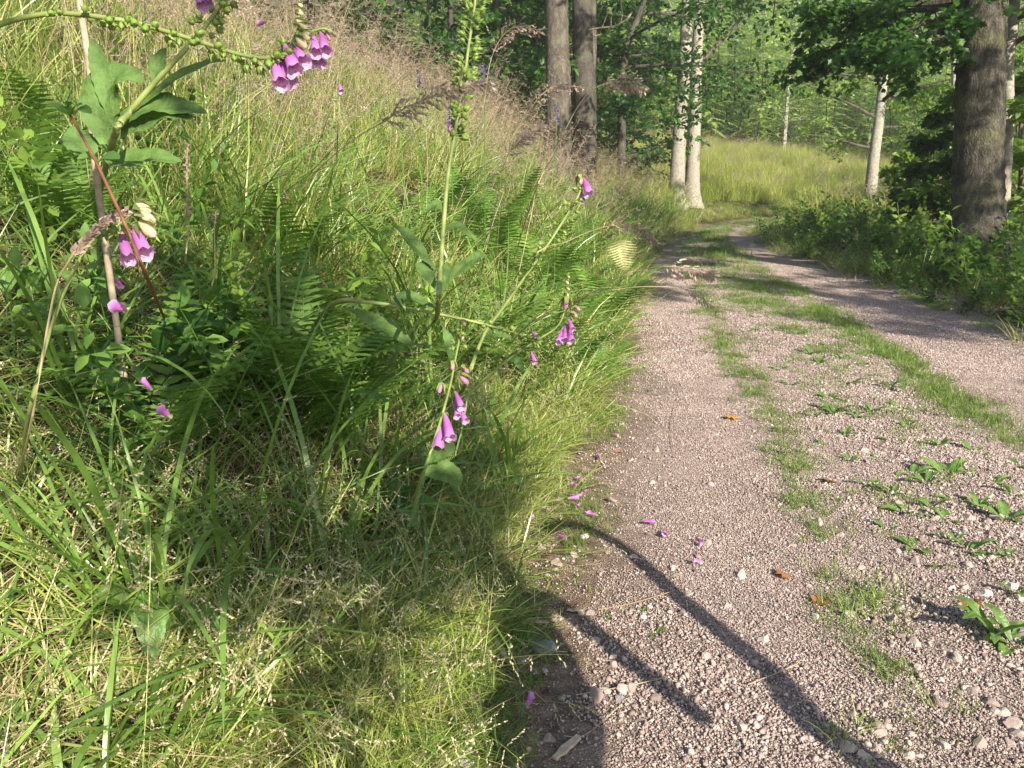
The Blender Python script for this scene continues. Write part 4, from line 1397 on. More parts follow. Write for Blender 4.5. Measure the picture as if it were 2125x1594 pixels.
def fox_leaf(pts, w, seed=0, up=None, cup=.25, n=18, wavy=.12):
    """broad soft leaf along a course, with a sunken midrib and a puckered edge"""
    rg2 = random.Random(seed)
    c = catmull(pts, max(2, n // (len(pts) - 1)))
    m = len(c); mb = MB(); vs = []; fs = []
    up = up or Vector((0, 0, 1))
    for i, p in enumerate(c):
        t = (c[min(i + 1, m - 1)] - c[max(0, i - 1)]).normalized()
        s = t.cross(up); s = s.normalized() if s.length > .05 else Vector((1, 0, 0))
        nn = s.cross(t)
        f = i / (m - 1)
        hw = w * .5 * (math.sin(math.pi * min(1, f * .93 + .07)) ** .75) * (.35 + .65 * min(1, f * 3)) + .0015
        tooth = 1 + (.07 if i % 2 else -.05)
        for k in range(-3, 4):
            e = abs(k) / 3
            ridge = .05 * hw * math.cos((i - abs(k) * .8) * 2.6) * (0 < abs(k) < 3)
            vs.append(p + s * (hw * k / 3 * (tooth if abs(k) == 3 else 1)) + nn * (hw * cup * e ** .7 + ridge + (wavy * hw * math.sin(i * .9 + k * 1.1 + seed) + rg2.uniform(-.03, .03) * hw) * e))
    for i in range(m - 1):
        for k in range(6):
            fs.append((i * 7 + k, i * 7 + k + 1, (i + 1) * 7 + k + 1, (i + 1) * 7 + k))
    mb.add(vs, fs)
    return mb


def pp(lst, dep):
    return [P(q[0], q[1], q[2] if len(q) > 2 else dep) for q in lst]


def foxglove(label, path, dep, rad, basepx=None, caps=None, caplen=.014, bells=(), buds=(), pbuds=(), fleaves=(), seed=0, side=0):
    rg2 = random.Random(seed)
    st = pp(path, dep)
    g = st[0].copy()
    gx0 = g if basepx is None else ground(*basepx)
    base = Vector((gx0.x, gx0.y, hz(gx0.x, gx0.y) - .02))
    course = catmull([base] + st if (st[0] - base).length > .04 else st, 8)
    root = thing('foxglove', label, 'foxglove', base)
    mb = MB(); n = len(course)
    mb.tube(course, [rad * (1 - .6 * i / n) for i in range(n)], 8)
    part(root, 'stem', mb.mesh('stem', M['foxstem'], True, base))
    if caps:
        f0, f1, count = caps
        for i in range(count):
            f = f0 + (f1 - f0) * (i + rg2.uniform(-.3, .3)) / count
            k = max(1, min(n - 2, int(f * n))); p = course[k].lerp(course[k + 1], f * n - int(f * n)) if f * n < n - 1 else course[k]
            t = (course[k + 1] - course[k - 1]).normalized()
            a = rg2.uniform(0, 6.28)
            o_ = Vector((math.cos(a), math.sin(a), rg2.uniform(-.3, .6)))
            o_ = (o_ - t * o_.dot(t)).normalized()
            d = (o_ * 1.0 + t * .45 + Vector((0, 0, -.55 if side == 0 else -.1))).normalized()
            L = caplen * rg2.uniform(.8, 1.25)
            hang(root, 'seed_capsule', CAPS, p + d * (rad * .5 + L * .8), d, L, rg2.uniform(0, 6))
    for (x0, y0, x1, y1, *dd) in bells:
        dz = dd[0] if dd else 0.0
        a_, b_ = P(x0, y0, dep + dz), P(x1, y1, dep + dz - .014)
        hang(root, 'flower', BELL, a_, (b_ - a_), (b_ - a_).length, rg2.uniform(-1, 1) - 1.6)
    for src, me in ((buds, BUD), (pbuds, PBUD)):
        for (x0, y0, x1, y1) in src:
            a_, b_ = P(x0, y0, dep), P(x1, y1, dep - .004)
            hang(root, 'bud', me, a_, (b_ - a_), (b_ - a_).length, rg2.uniform(0, 6))
    for i, (lpth, wpx) in enumerate(fleaves):
        lm = fox_leaf(pp(lpth, dep), wpx * dep / F, seed + i, Vector((.1, -.55, .8)).normalized())
        part(root, 'leaf', lm.mesh('leaf', M['foxleaf'], True, base))
    return root


arch = foxglove('long foxglove arching across the bank top with green capsules and large pink bells', [(-160, 330), (-90, 120), (-20, 62), (45, 38), (130, 28), (250, 42), (340, 64), (430, 92), (500, 114), (560, 121), (596, 108), (614, 80), (620, 40), (626, 4)], 1.25, .0052, (-250, 900),
         (.34, .80, 44), .0145,
         [(566, 120, 583, 174), (577, 112, 600, 168, .02), (590, 92, 612, 146), (603, 88, 632, 128, .01)],
         [(612, 74, 636, 100), (618, 70, 643, 82), (626, 62, 642, 72), (612, 42, 632, 54), (620, 50, 640, 62), (614, 22, 629, 30), (617, 8, 628, 14), (612, 84, 632, 98)], seed=1)
mb = MB(); mb.tube(catmull(pp([(600, 100), (624, 78, 1.3), (652, 64, 1.34), (672, 60, 1.36), (690, 67, 1.36)], 1.25), 4), [.0026] * 16 + [.0015], 6)
part(arch, 'side_branch', mb.mesh('side_branch', M['foxstem'], True, arch.location))
for (x0_, y0_, x1_, y1_, d0) in [(650, 72, 656, 110, 1.34), (665, 66, 676, 106, 1.35), (660, 100, 668, 132, 1.4), (647, 102, 651, 130, 1.38)]:
    a_, b_ = P(x0_, y0_, d0), P(x1_, y1_, d0 - .014)
    hang(arch, 'flower', BELL, a_, b_ - a_, (b_ - a_).length, random.uniform(-2.4, -.8))
a_, b_ = P(678, 66, 1.36), P(685, 84, 1.355)
hang(arch, 'bud', PBUD, a_, b_ - a_, (b_ - a_).length)
foxglove('stout foxglove stem leaning right with a rosette of large soft leaves', [(232, 300), (268, 235), (330, 162), (400, 86), (440, 36), (470, -20), (490, -90)], 1.6, .0078, (200, 420), (.62, .98, 26), .016,
         [(405, -22, 420, 14), (425, -25, 432, 10, .03)], [(470, 2, 446, 20)], (),
         [([(215, 300), (206, 240), (226, 180), (262, 158), (296, 172)], 95), ([(225, 290), (270, 240), (330, 222), (380, 226), (430, 236)], 70), ([(215, 320), (250, 335), (310, 328), (378, 335)], 62),
          ([(200, 330), (180, 312), (160, 290), (150, 262)], 60), ([(222, 300), (290, 262), (352, 236), (395, 248)], 66), ([(240, 270), (225, 200), (205, 130), (190, 80)], 40), ([(318, 172), (330, 130), (345, 100)], 34),
          ([(268, 240), (340, 180), (420, 135), (470, 126)], 28)], seed=3)
foxglove('drooping foxglove tip with pale buds and two pink bells behind the red brown cane', [(60, 860), (120, 640), (190, 500), (236, 474), (262, 452), (284, 434)], 1.2, .0035, (40, 1000), (.55, .8, 8), .012,
         [(276, 468, 302, 526), (252, 482, 266, 538, .02)], [(280, 424, 314, 440), (284, 440, 322, 462), (288, 456, 322, 492)], (), seed=4)
foxglove('tall upright foxglove stem packed with green seed capsules, in the middle of the bank', [(908, 650), (914, 560), (921, 460), (930, 360), (945, 270), (960, 190), (972, 100), (986, 0), (992, -90)], 1.7, .0064, (905, 660), (.52, .985, 100), .0145,
         (), (), (),
         [([(905, 560), (870, 520), (842, 486), (822, 470)], 26), ([(912, 590), (955, 560), (990, 535), (1010, 530)], 28), ([(905, 600), (880, 560), (862, 548)], 30), ([(916, 480), (950, 470), (990, 500)], 18),
          ([(922, 440), (905, 425), (885, 440)], 22), ([(908, 610), (925, 575), (930, 545)], 32)], seed=5, side=1)
foxglove('foxglove stem leaning out toward the track with one bright bell at its tip', [(965, 800), (1002, 700), (1050, 630), (1100, 560), (1142, 500), (1180, 440), (1202, 402), (1212, 366)], 2.1, .0058, (955, 810), (.45, .9, 34), .013,
         [(1210, 366, 1222, 402), (1205, 392, 1208, 416, .02)], [(1202, 362, 1206, 384)], (), [([(1000, 700), (1030, 690), (1060, 700)], 30)], seed=6)
foxglove('low foxglove stem lying almost level across the grass toward the small purple bell', [(690, 632), (760, 627), (850, 640), (930, 656), (1000, 672), (1070, 692), (1120, 706)], 1.9, .0055, (640, 690), (.66, .98, 26), .013,
         [(1104, 688, 1114, 700)], (), (), [([(850, 650), (830, 622), (855, 616), (905, 640)], 26), ([(720, 640), (770, 664), (820, 690), (860, 722)], 36), ([(920, 680), (932, 710), (936, 748)], 20)], seed=7)
foxglove('slim foxglove with a beaded green tip and a cluster of magenta bells by the track', [(930, 860), (966, 826), (1000, 792), (1060, 742), (1118, 704), (1154, 680), (1170, 650), (1176, 610), (1180, 566)], 1.95, .0042, (900, 900), (.25, .6, 10), .010,
         [(1178, 660, 1188, 684), (1174, 672, 1172, 706, .01), (1180, 676, 1186, 708), (1166, 684, 1158, 710)], [(1172, 582, 1180, 590), (1174, 594, 1182, 602), (1172, 606, 1180, 616), (1176, 570, 1182, 577)], [(1178, 615, 1172, 642), (1190, 636, 1204, 644), (1184, 648, 1198, 658)],
         [([(1050, 750), (1070, 745), (1085, 770)], 24)], seed=8)
foxglove('near foxglove hanging its two largest magenta bells over the bank foot', [(872, 1000), (893, 940), (915, 870), (934, 800), (946, 740), (958, 680)], 1.5, .0040, (850, 1060), (.86, .99, 6), .010,
         [(922, 856, 934, 908), (916, 874, 910, 930, .01), (944, 812, 958, 846), (944, 832, 950, 864, .01), (952, 846, 966, 874, .02)], [(952, 690, 962, 704), (956, 664, 966, 676)], [(918, 794, 910, 816), (952, 776, 972, 798), (958, 758, 972, 774), (940, 748, 938, 768)],
         [([(890, 960), (905, 945), (930, 930), (940, 915)], 40), ([(880, 985), (905, 978), (935, 985), (955, 1010)], 50)], seed=9)
foxglove('far small foxglove with a lone pink bell in the ferny grass', [(700, 300), (703, 240), (705, 190)], 2.6, .0028, (700, 330), (.5, .9, 5), .012, [(704, 174, 708, 190)], (), (), seed=10)
foxglove('far foxglove stem with a pale pink bell behind the tall capsule stem', [(930, 420), (932, 330), (934, 270)], 2.8, .0028, (930, 440), (.5, .9, 5), .012, [(930, 252, 936, 274)], (), (), seed=11)
foxglove('foxglove bell dangling low on a hidden stem at the bank foot', [(1090, 800), (1098, 765), (1102, 735)], 2.3, .0025, (1080, 830), None, .012, [(1102, 730, 1110, 752)], (), (), seed=12)

# low rosettes of broad leaves in the near grass
for (px, py, dep, w, n, lab) in [(325, 1285, 1.45, .075, 4, 'rosette of broad pale leaves low in the near grass'), (800, 1040, 1.95, .085, 6, 'rosette of broad dark leaves in the shaded grass at the bank foot'),
                                 (905, 985, 2.05, .07, 5, 'rosette of pointed leaves under the near pink bells'), (90, 380, 1.9, .09, 5, 'rosette of round leaves by the left edge of the bank'), (60, 590, 1.7, .08, 4, 'pale broad leaves low beside the drooping foxglove')]:
    g = ground(px, py, .12)
    root = thing('broadleaf_rosette', lab, 'plant', g)
    rg2 = random.Random(px)
    for k in range(n):
        a = 6.283 * k / n + rg2.uniform(-.4, .4); d = Vector((math.cos(a), math.sin(a), 0)); L = w * rg2.uniform(1.4, 2.0)
        z0 = rg2.uniform(.10, .2)
        lm = fox_leaf([g + Vector((0, 0, .02)), g + d * L * .35 + Vector((0, 0, z0 * .8)), g + d * L * .75 + Vector((0, 0, z0)), g + d * L * 1.15 + Vector((0, 0, z0 * .6))], w, px + k)
        part(root, 'leaf', lm.mesh('leaf', M['weed' if 'pale' in lab else 'foxleaf'], True, g))

# red brown cane
c = pp([(146, 240), (190, 318, 1.12), (232, 405, 1.1), (270, 490, 1.1), (312, 592, 1.2)], 1.15)
root = thing('bramble_cane', 'thin red brown cane slanting in front of the drooping foxglove', 'cane', ground(350, 690))
rb = Vector(root.location)
mb = MB(); cc = catmull([rb] + c[::-1], 6); mb.tube(cc, [.0033 - .0014 * i / len(cc) for i in range(len(cc))], 7)
part(root, 'stem', mb.mesh('stem', M['redcane'], True, rb))
for k, (x0, y0, x1, y1, w) in enumerate([(146, 240, 95, 222, 26), (150, 236, 190, 236, 24), (148, 238, 130, 212, 22), (205, 338, 162, 330, 26), (206, 336, 248, 330, 28), (146, 242, 170, 218, 20)]):
    a_, b_ = P(x0, y0, 1.15), P(x1, y1, 1.13)
    part(root, 'leaf', fox_leaf([a_, a_.lerp(b_, .5) + Vector((0, 0, .006)), b_], w * 1.15 / F, k, Vector((0, -.5, .8)).normalized(), n=6).mesh('leaf', M['herb'], True, rb))
# dry pale stalk standing in the upper left
c = pp([(196, 330), (192, 200), (180, 100), (165, 0), (158, -80)], 1.9)
mb = MB(); mb.tube(catmull([Vector((c[0].x, c[0].y, hz(c[0].x, c[0].y)))] + c, 5), .0085, 7)
tag(obj('dry_stalk', mb.mesh('dry_stalk', M['deadwood'], True, c[0]), None, c[0]), 'thick pale dry stalk standing behind the large soft leaves', 'stalk')

# ---------------------------------------------------------------- grass flower stalks one can pick out
def stalk(label, path, dep, l=.010, w=.0028, br=.045, nper=3, f0=.5, sw=.0022, ms='straw', mp='panicle', group=None, basepx=None, seed=0, open_=.45):
    st = pp(path, dep)
    if basepx is None and group is None:
        basepx = path[0][:2]
    g = st[0] if basepx is None else ground(*basepx)
    base = Vector((g.x, g.y, hz(g.x, g.y) - .02))
    c = catmull([base] + st, 7)
    rg2 = random.Random(seed)
    root = thing('grass_stalk', label, 'grass stalk', base, 0, group)
    mb = MB(); mb.tube(c, [sw * (.6 - .3 * i / len(c)) for i in range(len(c))], 4)
    part(root, 'stem', mb.mesh('stem', M[ms], False, base))
    m2 = MB()
    panicle(m2, c, rg2, int(f0 * len(c)), l, w, br, nper, 1, 0, droop=.25, open_=open_)
    tag(part(root, 'panicle', m2.mesh('panicle', [M[ms], M[mp]], False, base)), kind='stuff')
    return root


stalk('long arching grass stalk with a loose tan flower head crossing the tall capsule stem', [(560, 460), (640, 372), (720, 300), (800, 250), (860, 215), (930, 190), (1010, 172)], 1.4, .011, .0026, .05, 3, .55, seed=1, basepx=(480, 620))
stalk('grass stalk with a drooping feathery head in front of the dark trunk', [(1090, 460), (1150, 320), (1200, 220), (1240, 180), (1290, 170), (1330, 182)], 1.8, .010, .0024, .05, 4, .68, seed=2, basepx=(1050, 600))
stalk('grass stalk with a tan head reaching far out over the track', [(1080, 690), (1160, 640), (1230, 605), (1310, 565), (1380, 553), (1440, 560), (1478, 570)], 1.5, .011, .0022, .04, 2, .70, seed=3, basepx=(1020, 760))
stalk('thin pale grass stalk drooping over the track below the tan head', [(1180, 640), (1290, 600), (1390, 596), (1440, 608), (1484, 640)], 1.7, .008, .002, .03, 2, .7, seed=4, basepx=(1120, 700))
stalk('grass stalk with a nodding head beside the pale fern frond', [(1080, 560), (1180, 500), (1260, 470), (1320, 472), (1366, 502)], 1.9, .010, .0024, .04, 3, .6, seed=5, basepx=(1040, 640))
stalk('braided pale grass head curving up to the drooping foxglove', [(60, 900), (110, 620), (140, 545), (175, 500), (210, 462), (255, 440)], 1.15, .013, .0042, .006, 4, .55, .003, seed=6, basepx=(30, 1010), open_=.15)
stalk('upright dry grass spike below the large soft leaves', [(385, 540), (390, 480), (388, 400), (388, 305)], 1.4, .008, .0024, .006, 4, .55, .0028, seed=7, open_=.2)
stalk('upright dry bent stalk left of the lime fern', [(438, 600), (446, 560), (445, 480), (448, 440)], 1.5, .006, .0018, .01, 1, .8, .003, seed=8)
stalk('grass head with fine brown plumes right of the capsule stem', [(960, 420), (1000, 240), (1020, 120), (1060, 60), (1120, 62)], 2.4, .010, .0026, .06, 4, .62, seed=9)
stalk('pale grass head leaning at the grey brown trunk', [(960, 480), (1040, 330), (1090, 240), (1140, 185), (1200, 180)], 2.3, .010, .0026, .05, 4, .62, seed=10)
stalk('brown tufted grass head among the shaded ferns', [(1000, 560), (1030, 420), (1050, 330), (1080, 290), (1125, 268)], 2.0, .010, .0026, .05, 4, .62, seed=11)
rg = random.Random(41)
for i in range(44):
    g = ground(rg.uniform(160, 1060), rg.uniform(120, 430), .2)
    h = rg.uniform(.85, 1.25); ax, ay = rg.uniform(-.15, .55) * h * .5, rg.uniform(-.2, .2)
    c = catmull([g + Vector((0, 0, -.02)), g + Vector((ax * .15, ay * .2, h * .4)), g + Vector((ax * .5, ay * .6, h * .78)), g + Vector((ax * .95, ay, h * .98)), g + Vector((ax * 1.5, ay * 1.2, h * (1.0 - .1 * abs(ax))))], 7)
    root = thing('grass_stalk', 'tall grass stalk with an airy purplish tan head at the top of the bank', 'grass stalk', g, 0, 'tall flowering grass stalks along the top of the bank')
    mb = MB(); mb.tube(c, [.002 * (.6 - .3 * k / len(c)) for k in range(len(c))], 4)
    part(root, 'stem', mb.mesh('stem', M['straw'], False, g))
    m2 = MB(); panicle(m2, c, random.Random(100 + i), int(.58 * len(c)), .010, .0024, rg.uniform(.06, .10), 4, 1, 0, droop=.25, open_=.55)
    tag(part(root, 'panicle', m2.mesh('panicle', [M['straw'], M['panicle']], False, g)), kind='stuff')

# violet flower spikes far up the bank
for i, (px, py, dep, h, lab) in enumerate([(870, 162, 4.6, .10, 'small violet flower spike left of the tall capsule stem'), (1004, 156, 4.6, .12, 'small violet flower spike right of the tall capsule stem'),
                                           (1155, 233, 5.5, .13, 'small violet flower spike in front of the grey brown trunk'), (936, 236, 4.2, .09, 'small violet flower spike low beside the capsule stem')]):
    t0 = P(px, py, dep); g = Vector((t0.x, t0.y, hz(t0.x, t0.y)))
    root = thing('violet_spike', lab, 'flower', g)
    mb = MB(); mb.tube([g, g.lerp(t0, .6), t0 + Vector((0, 0, h * .5))], .003, 4)
    part(root, 'stem', mb.mesh('stem', M['herb'], False, g))
    mb = MB(); rg2 = random.Random(i)
    for k in range(34):
        z = rg2.uniform(-.5, .5) * h; a = rg2.uniform(0, 6.28); o_ = Vector((math.cos(a), math.sin(a), -.3))
        spikelet(mb, t0 + Vector((0, 0, z)) + o_ * .004, o_, .026 * (1 - .5 * (z / h + .5)), .007, 0, rg2)
    tag(part(root, 'blossoms', mb.mesh('blossoms', M['spike'], False, g)), kind='stuff')

# ---------------------------------------------------------------- ferns
def frond_mesh(seed, L=1.0, npair=24, arch=1.1, mat='fern', lean=.35, wid=.19):
    rg2 = random.Random(seed); mb = MB()
    pts = []; p = Vector((0, 0, 0)); ang = lean; n = npair + 6
    for i in range(n + 1):
        pts.append(p.copy())
        ang += arch / n * (.5 + i / n)
        p = p + Vector((math.sin(ang), 0, math.cos(ang))) * (L / n)
    mb.tube(pts, [.006 * L * (1 - .85 * i / n) for i in range(n + 1)], 4)
    Y = Vector((0, 1, 0))
    for i in range(5, n):
        f = (i - 5) / (n - 5)
        t = (pts[i + 1] - pts[i]).normalized(); nr = t.cross(Y) * -1
        pl = L * wid * (math.sin(math.pi * (.12 + .88 * f) ** .8) ** .7 * (1 - .55 * f) + .03) * rg2.uniform(.9, 1.1)
        for sg in (-1, 1):
            d = (Y * sg + t * .42 + nr * -.10).normalized()
            q = pts[i]; m = 5
            ax2 = (t - d * t.dot(d)).normalized()
            cs, ws = [], []
            for k in range(m + 1):
                r = k / m
                cs.append(q + d * pl * r - Vector((0, 0, pl * r * r * .25)) + ax2 * (.10 * pl * r * r))
                ws.append(L / n * (.62 if k % 2 == 0 else .92) * (1 - r * .75))
            mb.ribbon(cs, ws, [ax2] * (m + 1))
    return mb.mesh('frond', M[mat])


FR = [frond_mesh(900 + i, 1.0, 16, [1.0, 1.5, .7][i], 'fern', [.35, .3, .5][i]) for i in range(3)]
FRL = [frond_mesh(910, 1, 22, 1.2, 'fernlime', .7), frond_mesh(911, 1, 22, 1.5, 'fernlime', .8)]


def fern(label, loc, size, nf, seed, group=None, frs=None, tilt=(.2, -.1)):
    rg2 = random.Random(seed); frs = frs or FR
    root = thing('fern', label, 'fern', loc, rg2.uniform(0, 6.28), group)
    for k in range(nf):
        s = size * rg2.uniform(.75, 1.1)
        part(root, 'frond', rg2.choice(frs), Matrix.Rotation(6.283 * k / nf + rg2.uniform(-.4, .4), 4, 'Z') @ Matrix.Rotation(rg2.uniform(-.12, .2), 4, 'Y') @ Matrix.Scale(s, 4))
    return root


rg = random.Random(61)
zones = [((520, 520), (740, 680), 9), ((980, 420), (1220, 640), 24), ((1150, 440), (1280, 640), 8), ((40, 90), (190, 220), 5), ((580, 230), (780, 400), 5), ((260, 580), (400, 660), 2), ((820, 320), (1060, 470), 10), ((1060, 280), (1230, 400), 5)]
for z0, z1, n in zones:
    for k in range(n):
        g = ground(rg.uniform(z0[0], z1[0]), rg.uniform(z0[1], z1[1]), .5)
        d_ = g.length
        fern('green fern with arching feathery fronds in the bank grass', g, rg.uniform(.5, .72) if d_ < 6 else rg.uniform(.7, 1.0), rg.randint(4, 6), rg.randint(0, 9999), 'green ferns among the bank grass')
g = ground(640, 545, .25)
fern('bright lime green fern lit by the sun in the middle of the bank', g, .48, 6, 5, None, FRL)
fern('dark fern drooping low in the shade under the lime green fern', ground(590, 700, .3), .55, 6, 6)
q0, q1 = P(1284, 474, 2.4), P(1297, 545, 2.36)
gr = ground(1235, 640)
root = thing('fern', 'pale yellowing fern frond hanging at the edge over the track', 'fern', gr)
mb = MB(); mb.tube(catmull([gr, P(1245, 520, 2.5), P(1262, 462, 2.42), q0], 6), .0018, 5)
part(root, 'stalk', mb.mesh('stalk', M['fernpale'], False, gr))
o = part(root, 'frond', frond_mesh(950, 1, 12, .35, 'fernpale', .02, .42))
d_ = (q1 - q0).normalized(); y_ = Vector((1, .1, .15)); x_ = y_.cross(d_).normalized(); y_ = d_.cross(x_)
o.matrix_basis = Matrix.Translation(q0 - gr) @ Matrix((x_, y_, d_)).transposed().to_4x4() @ Matrix.Scale((q1 - q0).length * 1.25, 4)

# ---------------------------------------------------------------- leafy herbs of the right verge
def herb_mesh(seed, h, lv=7, leafl=.085, matn='herb', wide=1.0):
    rg2 = random.Random(seed); mb = MB()
    az = rg2.uniform(0, 6.28)
    pts, side, hh = blade_pts(rg2, Vector((0, 0, -.03)), h, az, rg2.uniform(.05, .4), rg2.uniform(.1, .6), lv + 2, .05)
    mb.tube(pts, [.0035 * (1 - .6 * i / len(pts)) for i in range(len(pts))], 4)
    st = mb.mesh('stem', M[matn])
    P_, D_, Sz = [], [], []
    for i in range(2, len(pts)):
        for sg in range(2 + (i < len(pts) - 2)):
            a = i * 1.57 + sg * (3.14 if i >= len(pts) - 2 else 2.1) + rg2.uniform(-.3, .3)
            d = Vector((math.cos(a), math.sin(a), rg2.uniform(-.15, .4))).normalized()
            off = .02 + .05 * rg2.random() * (1 - i / len(pts))
            P_.append((pts[i] + d * off)[:]); D_.append(d[:]); Sz.append(leafl * rg2.uniform(.7, 1.25) * (1 - .35 * i / len(pts)))
            if i < len(pts) - 2:
                for s2 in (-1, 1):
                    d2 = (d + Vector((-d.y, d.x, 0)) * s2 * 1.0).normalized()
                    P_.append((pts[i] + d * off)[:]); D_.append(d2[:]); Sz.append(leafl * rg2.uniform(.5, .9))
    fl = leaves('foliage', np.array(P_), np.array(D_), np.array(Sz), M[matn], 'leaf', .35, seed)
    return st, fl


HB = [herb_mesh(1000 + i, [.5, .65, .8, .45, .7, .55][i], 7, [.08, .09, .10, .075, .085, .11][i], ['herb', 'herb', 'bright', 'herb', 'herb', 'maple'][i]) for i in range(6)]
r4 = np.random.default_rng(31)
cnt = 0
while cnt < 290:
    y = r4.uniform(4.6, 17) if r4.random() < .75 else r4.uniform(4.6, 9); x = r4.uniform(3.6, 9.5)
    bb = float(-sdist(REs, np.array([x]), np.array([y]))[0])
    if bb < -.10 or bb > (2.7 if y < 11 else 1.6) or abs(x / y) > .74:
        continue
    k = r4.integers(0, 6); z = hz(x, y)
    sc_ = (1.0 if bb > .35 else .62) * r4.uniform(.75, 1.2)
    root = thing('leafy_herb', 'leafy green herb in the dense growth along the right edge of the track', 'herb', (x, y, z), r4.uniform(0, 6.28), 'leafy herbs along the right edge')
    root.scale = (sc_,) * 3
    root.rotation_euler = (r4.normal(0, .12), r4.normal(0, .12), r4.uniform(0, 6.28))
    part(root, 'stem', HB[k][0]); tag(part(root, 'foliage', HB[k][1]), kind='stuff')
    cnt += 1
rg = random.Random(71)
for i in range(46):
    g = ground(rg.uniform(60, 1240), rg.uniform(200, 800), .35)
    k = rg.randint(0, 5)
    root = thing('leafy_herb', 'small leafy herb half hidden in the bank grass', 'herb', g, rg.uniform(0, 6.28), 'leafy herbs in the bank grass')
    root.scale = (rg.uniform(.6, .9),) * 3
    part(root, 'stem', HB[k][0]); tag(part(root, 'foliage', HB[k][1]), kind='stuff')

# ---------------------------------------------------------------- weeds on the middle strip
WL = []
for i in range(4):
    L = [.09, .11, .075, .10][i]; w = [.032, .03, .03, .024][i]; zz = [.22, .4, .10, .5][i]
    WL.append(fox_leaf([Vector((0, 0, 0)), Vector((L * .35, 0, L * zz * .6)), Vector((L * .7, 0, L * zz)), Vector((L, 0, L * zz * .85))], w, 1100 + i, n=6, wavy=.18).mesh('leaf', M['weed'], True))


def weed(px, py, s=1.0, n=6, label=None, group=None, seed=0, flat=False):
    rg2 = random.Random(seed); g = ground(px, py)
    s = s * (1.3 if label else 1.15)
    root = thing('weed_rosette', label or 'small green weed with spoon shaped leaves in the stony middle strip', 'weed', g, 0, group or (None if label else 'small weeds on the middle strip'))
    for k in range(n):
        m_ = Matrix.Rotation(6.283 * k / n + rg2.uniform(-.5, .5), 4, 'Z') @ Matrix.Rotation(rg2.uniform(-.25, .15), 4, 'Y') @ Matrix.Scale(s * rg2.uniform(.65, 1.15), 4)
        part(root, 'leaf', WL[rg2.choice([0, 2]) if flat else rg2.randint(0, 3)], m_)
    return root


weed(1885, 1068, .9, 8, 'leafy weed rosette with pointed leaves, middle of the stony strip', seed=1, flat=True)
weed(1960, 1090, .7, 5, 'pair of upright lobed leaves right of the leafy rosette', seed=2)
weed(1900, 1145, .7, 5, 'weed with four spread leaves below the leafy rosette', seed=3, flat=True)
weed(2010, 1150, .75, 6, 'weed with a short leaf stalk right of the spread leaved one', seed=4)
weed(2060, 1330, 1.0, 7, 'large leafed weed beside the curled brown leaf', seed=5)
weed(2100, 1345, .9, 6, 'drooping weed with long pale leaves right of the curled brown leaf', seed=6)
weed(2085, 1080, .9, 7, 'broad weed spreading by the right end of the stony strip', seed=7, flat=True)
weed(1960, 990, .95, 8, 'bushy low weed above the leafy rosette', seed=8, flat=True)
weed(1730, 862, .85, 8, 'dark narrow leafed tuft weed in the strip', seed=9)
weed(1890, 990, .9, 7, 'yellow green weed clump on the stones', seed=10, flat=True)
rg = random.Random(81)
for i, (px, py, s) in enumerate([(1615, 770, .9), (1665, 690, 1.0), (1745, 745, 1.2), (1760, 800, 1.2), (1845, 808, 1.1), (1700, 760, 1), (1640, 800, .9), (1680, 740, 1), (1570, 690, .8), (1720, 830, .9), (1810, 860, .9), (1870, 850, .9),
                                (1660, 655, .9), (1800, 760, 1.1), (1590, 640, .9), (1720, 720, 1.), (1690, 870, .7), (1750, 910, .8), (1850, 920, .9), (1700, 930, .7), (1950, 930, .9), (1880, 890, .9), (2020, 940, .9), (1980, 1040, .8), (1920, 1010, .9),
                                (2060, 1010, .9), (2105, 970, .9), (1780, 870, .8), (1830, 960, .7), (1560, 660, .8), (1530, 620, .8), (1620, 620, .9), (1500, 585, .8), (1480, 560, .8), (1780, 700, 1), (1740, 680, 1), (1330, 1290, .35), (1360, 1330, .35), (1250, 1300, .4), (1345, 815, .5), (1800, 1010, .8), (1850, 1030, .7), (1930, 1060, .8), (2030, 1060, .8), (1980, 1130, .6), (1840, 1110, .6), (2080, 1160, .7), (1760, 960, .7), (2000, 990, .8), (2100, 1030, .8), (1950, 1180, .6), (2110, 1240, .6)]):
    weed(px, py, s * .8, rg.randint(4, 7), None, None, 200 + i, rg.random() < .5)

# grass tufts on the track
def tuft(px, py, n, Lr, spread, label, seed):
    g = ground(px, py)
    mb = grass_clump(seed, 'grass_tuft', M['turf'], n, Lr, (.002, .0036), spread, (.1, 1.15), (.2, 1.2), 5)
    tag(obj('grass_tuft', mb, None, g), label, 'grass tuft')


for i, a_ in enumerate([(1855, 1262, 70, (.08, .17), .04, 'largest wiry grass tuft on the near stony strip'), (1965, 1510, 80, (.07, .15), .05, 'wiry grass tuft at the lower end of the strip'), (1745, 1130, 46, (.06, .12), .04, 'small wiry tuft on the grassy line above the largest tuft'),
                        (1985, 1385, 30, (.04, .09), .03, 'little bright tuft between the two wiry tufts'), (1905, 812, 60, (.08, .18), .06, 'bright tuft on the far edge of the strip'), (2040, 880, 60, (.07, .16), .06, 'bright tuft by the shaded right rut'), (1630, 925, 50, (.05, .10), .06, 'low grassy patch on the near edge of the strip'),
                        (1960, 1010, 40, (.05, .1), .05, 'low tuft among the strip weeds'), (1880, 1340, 40, (.04, .08), .05, 'thin grass mat below the largest tuft'), (1820, 790, 50, (.08, .18), .06, 'leafy grass tuft beside the upright weeds')]):
    tuft(*a_, seed=1200 + i)

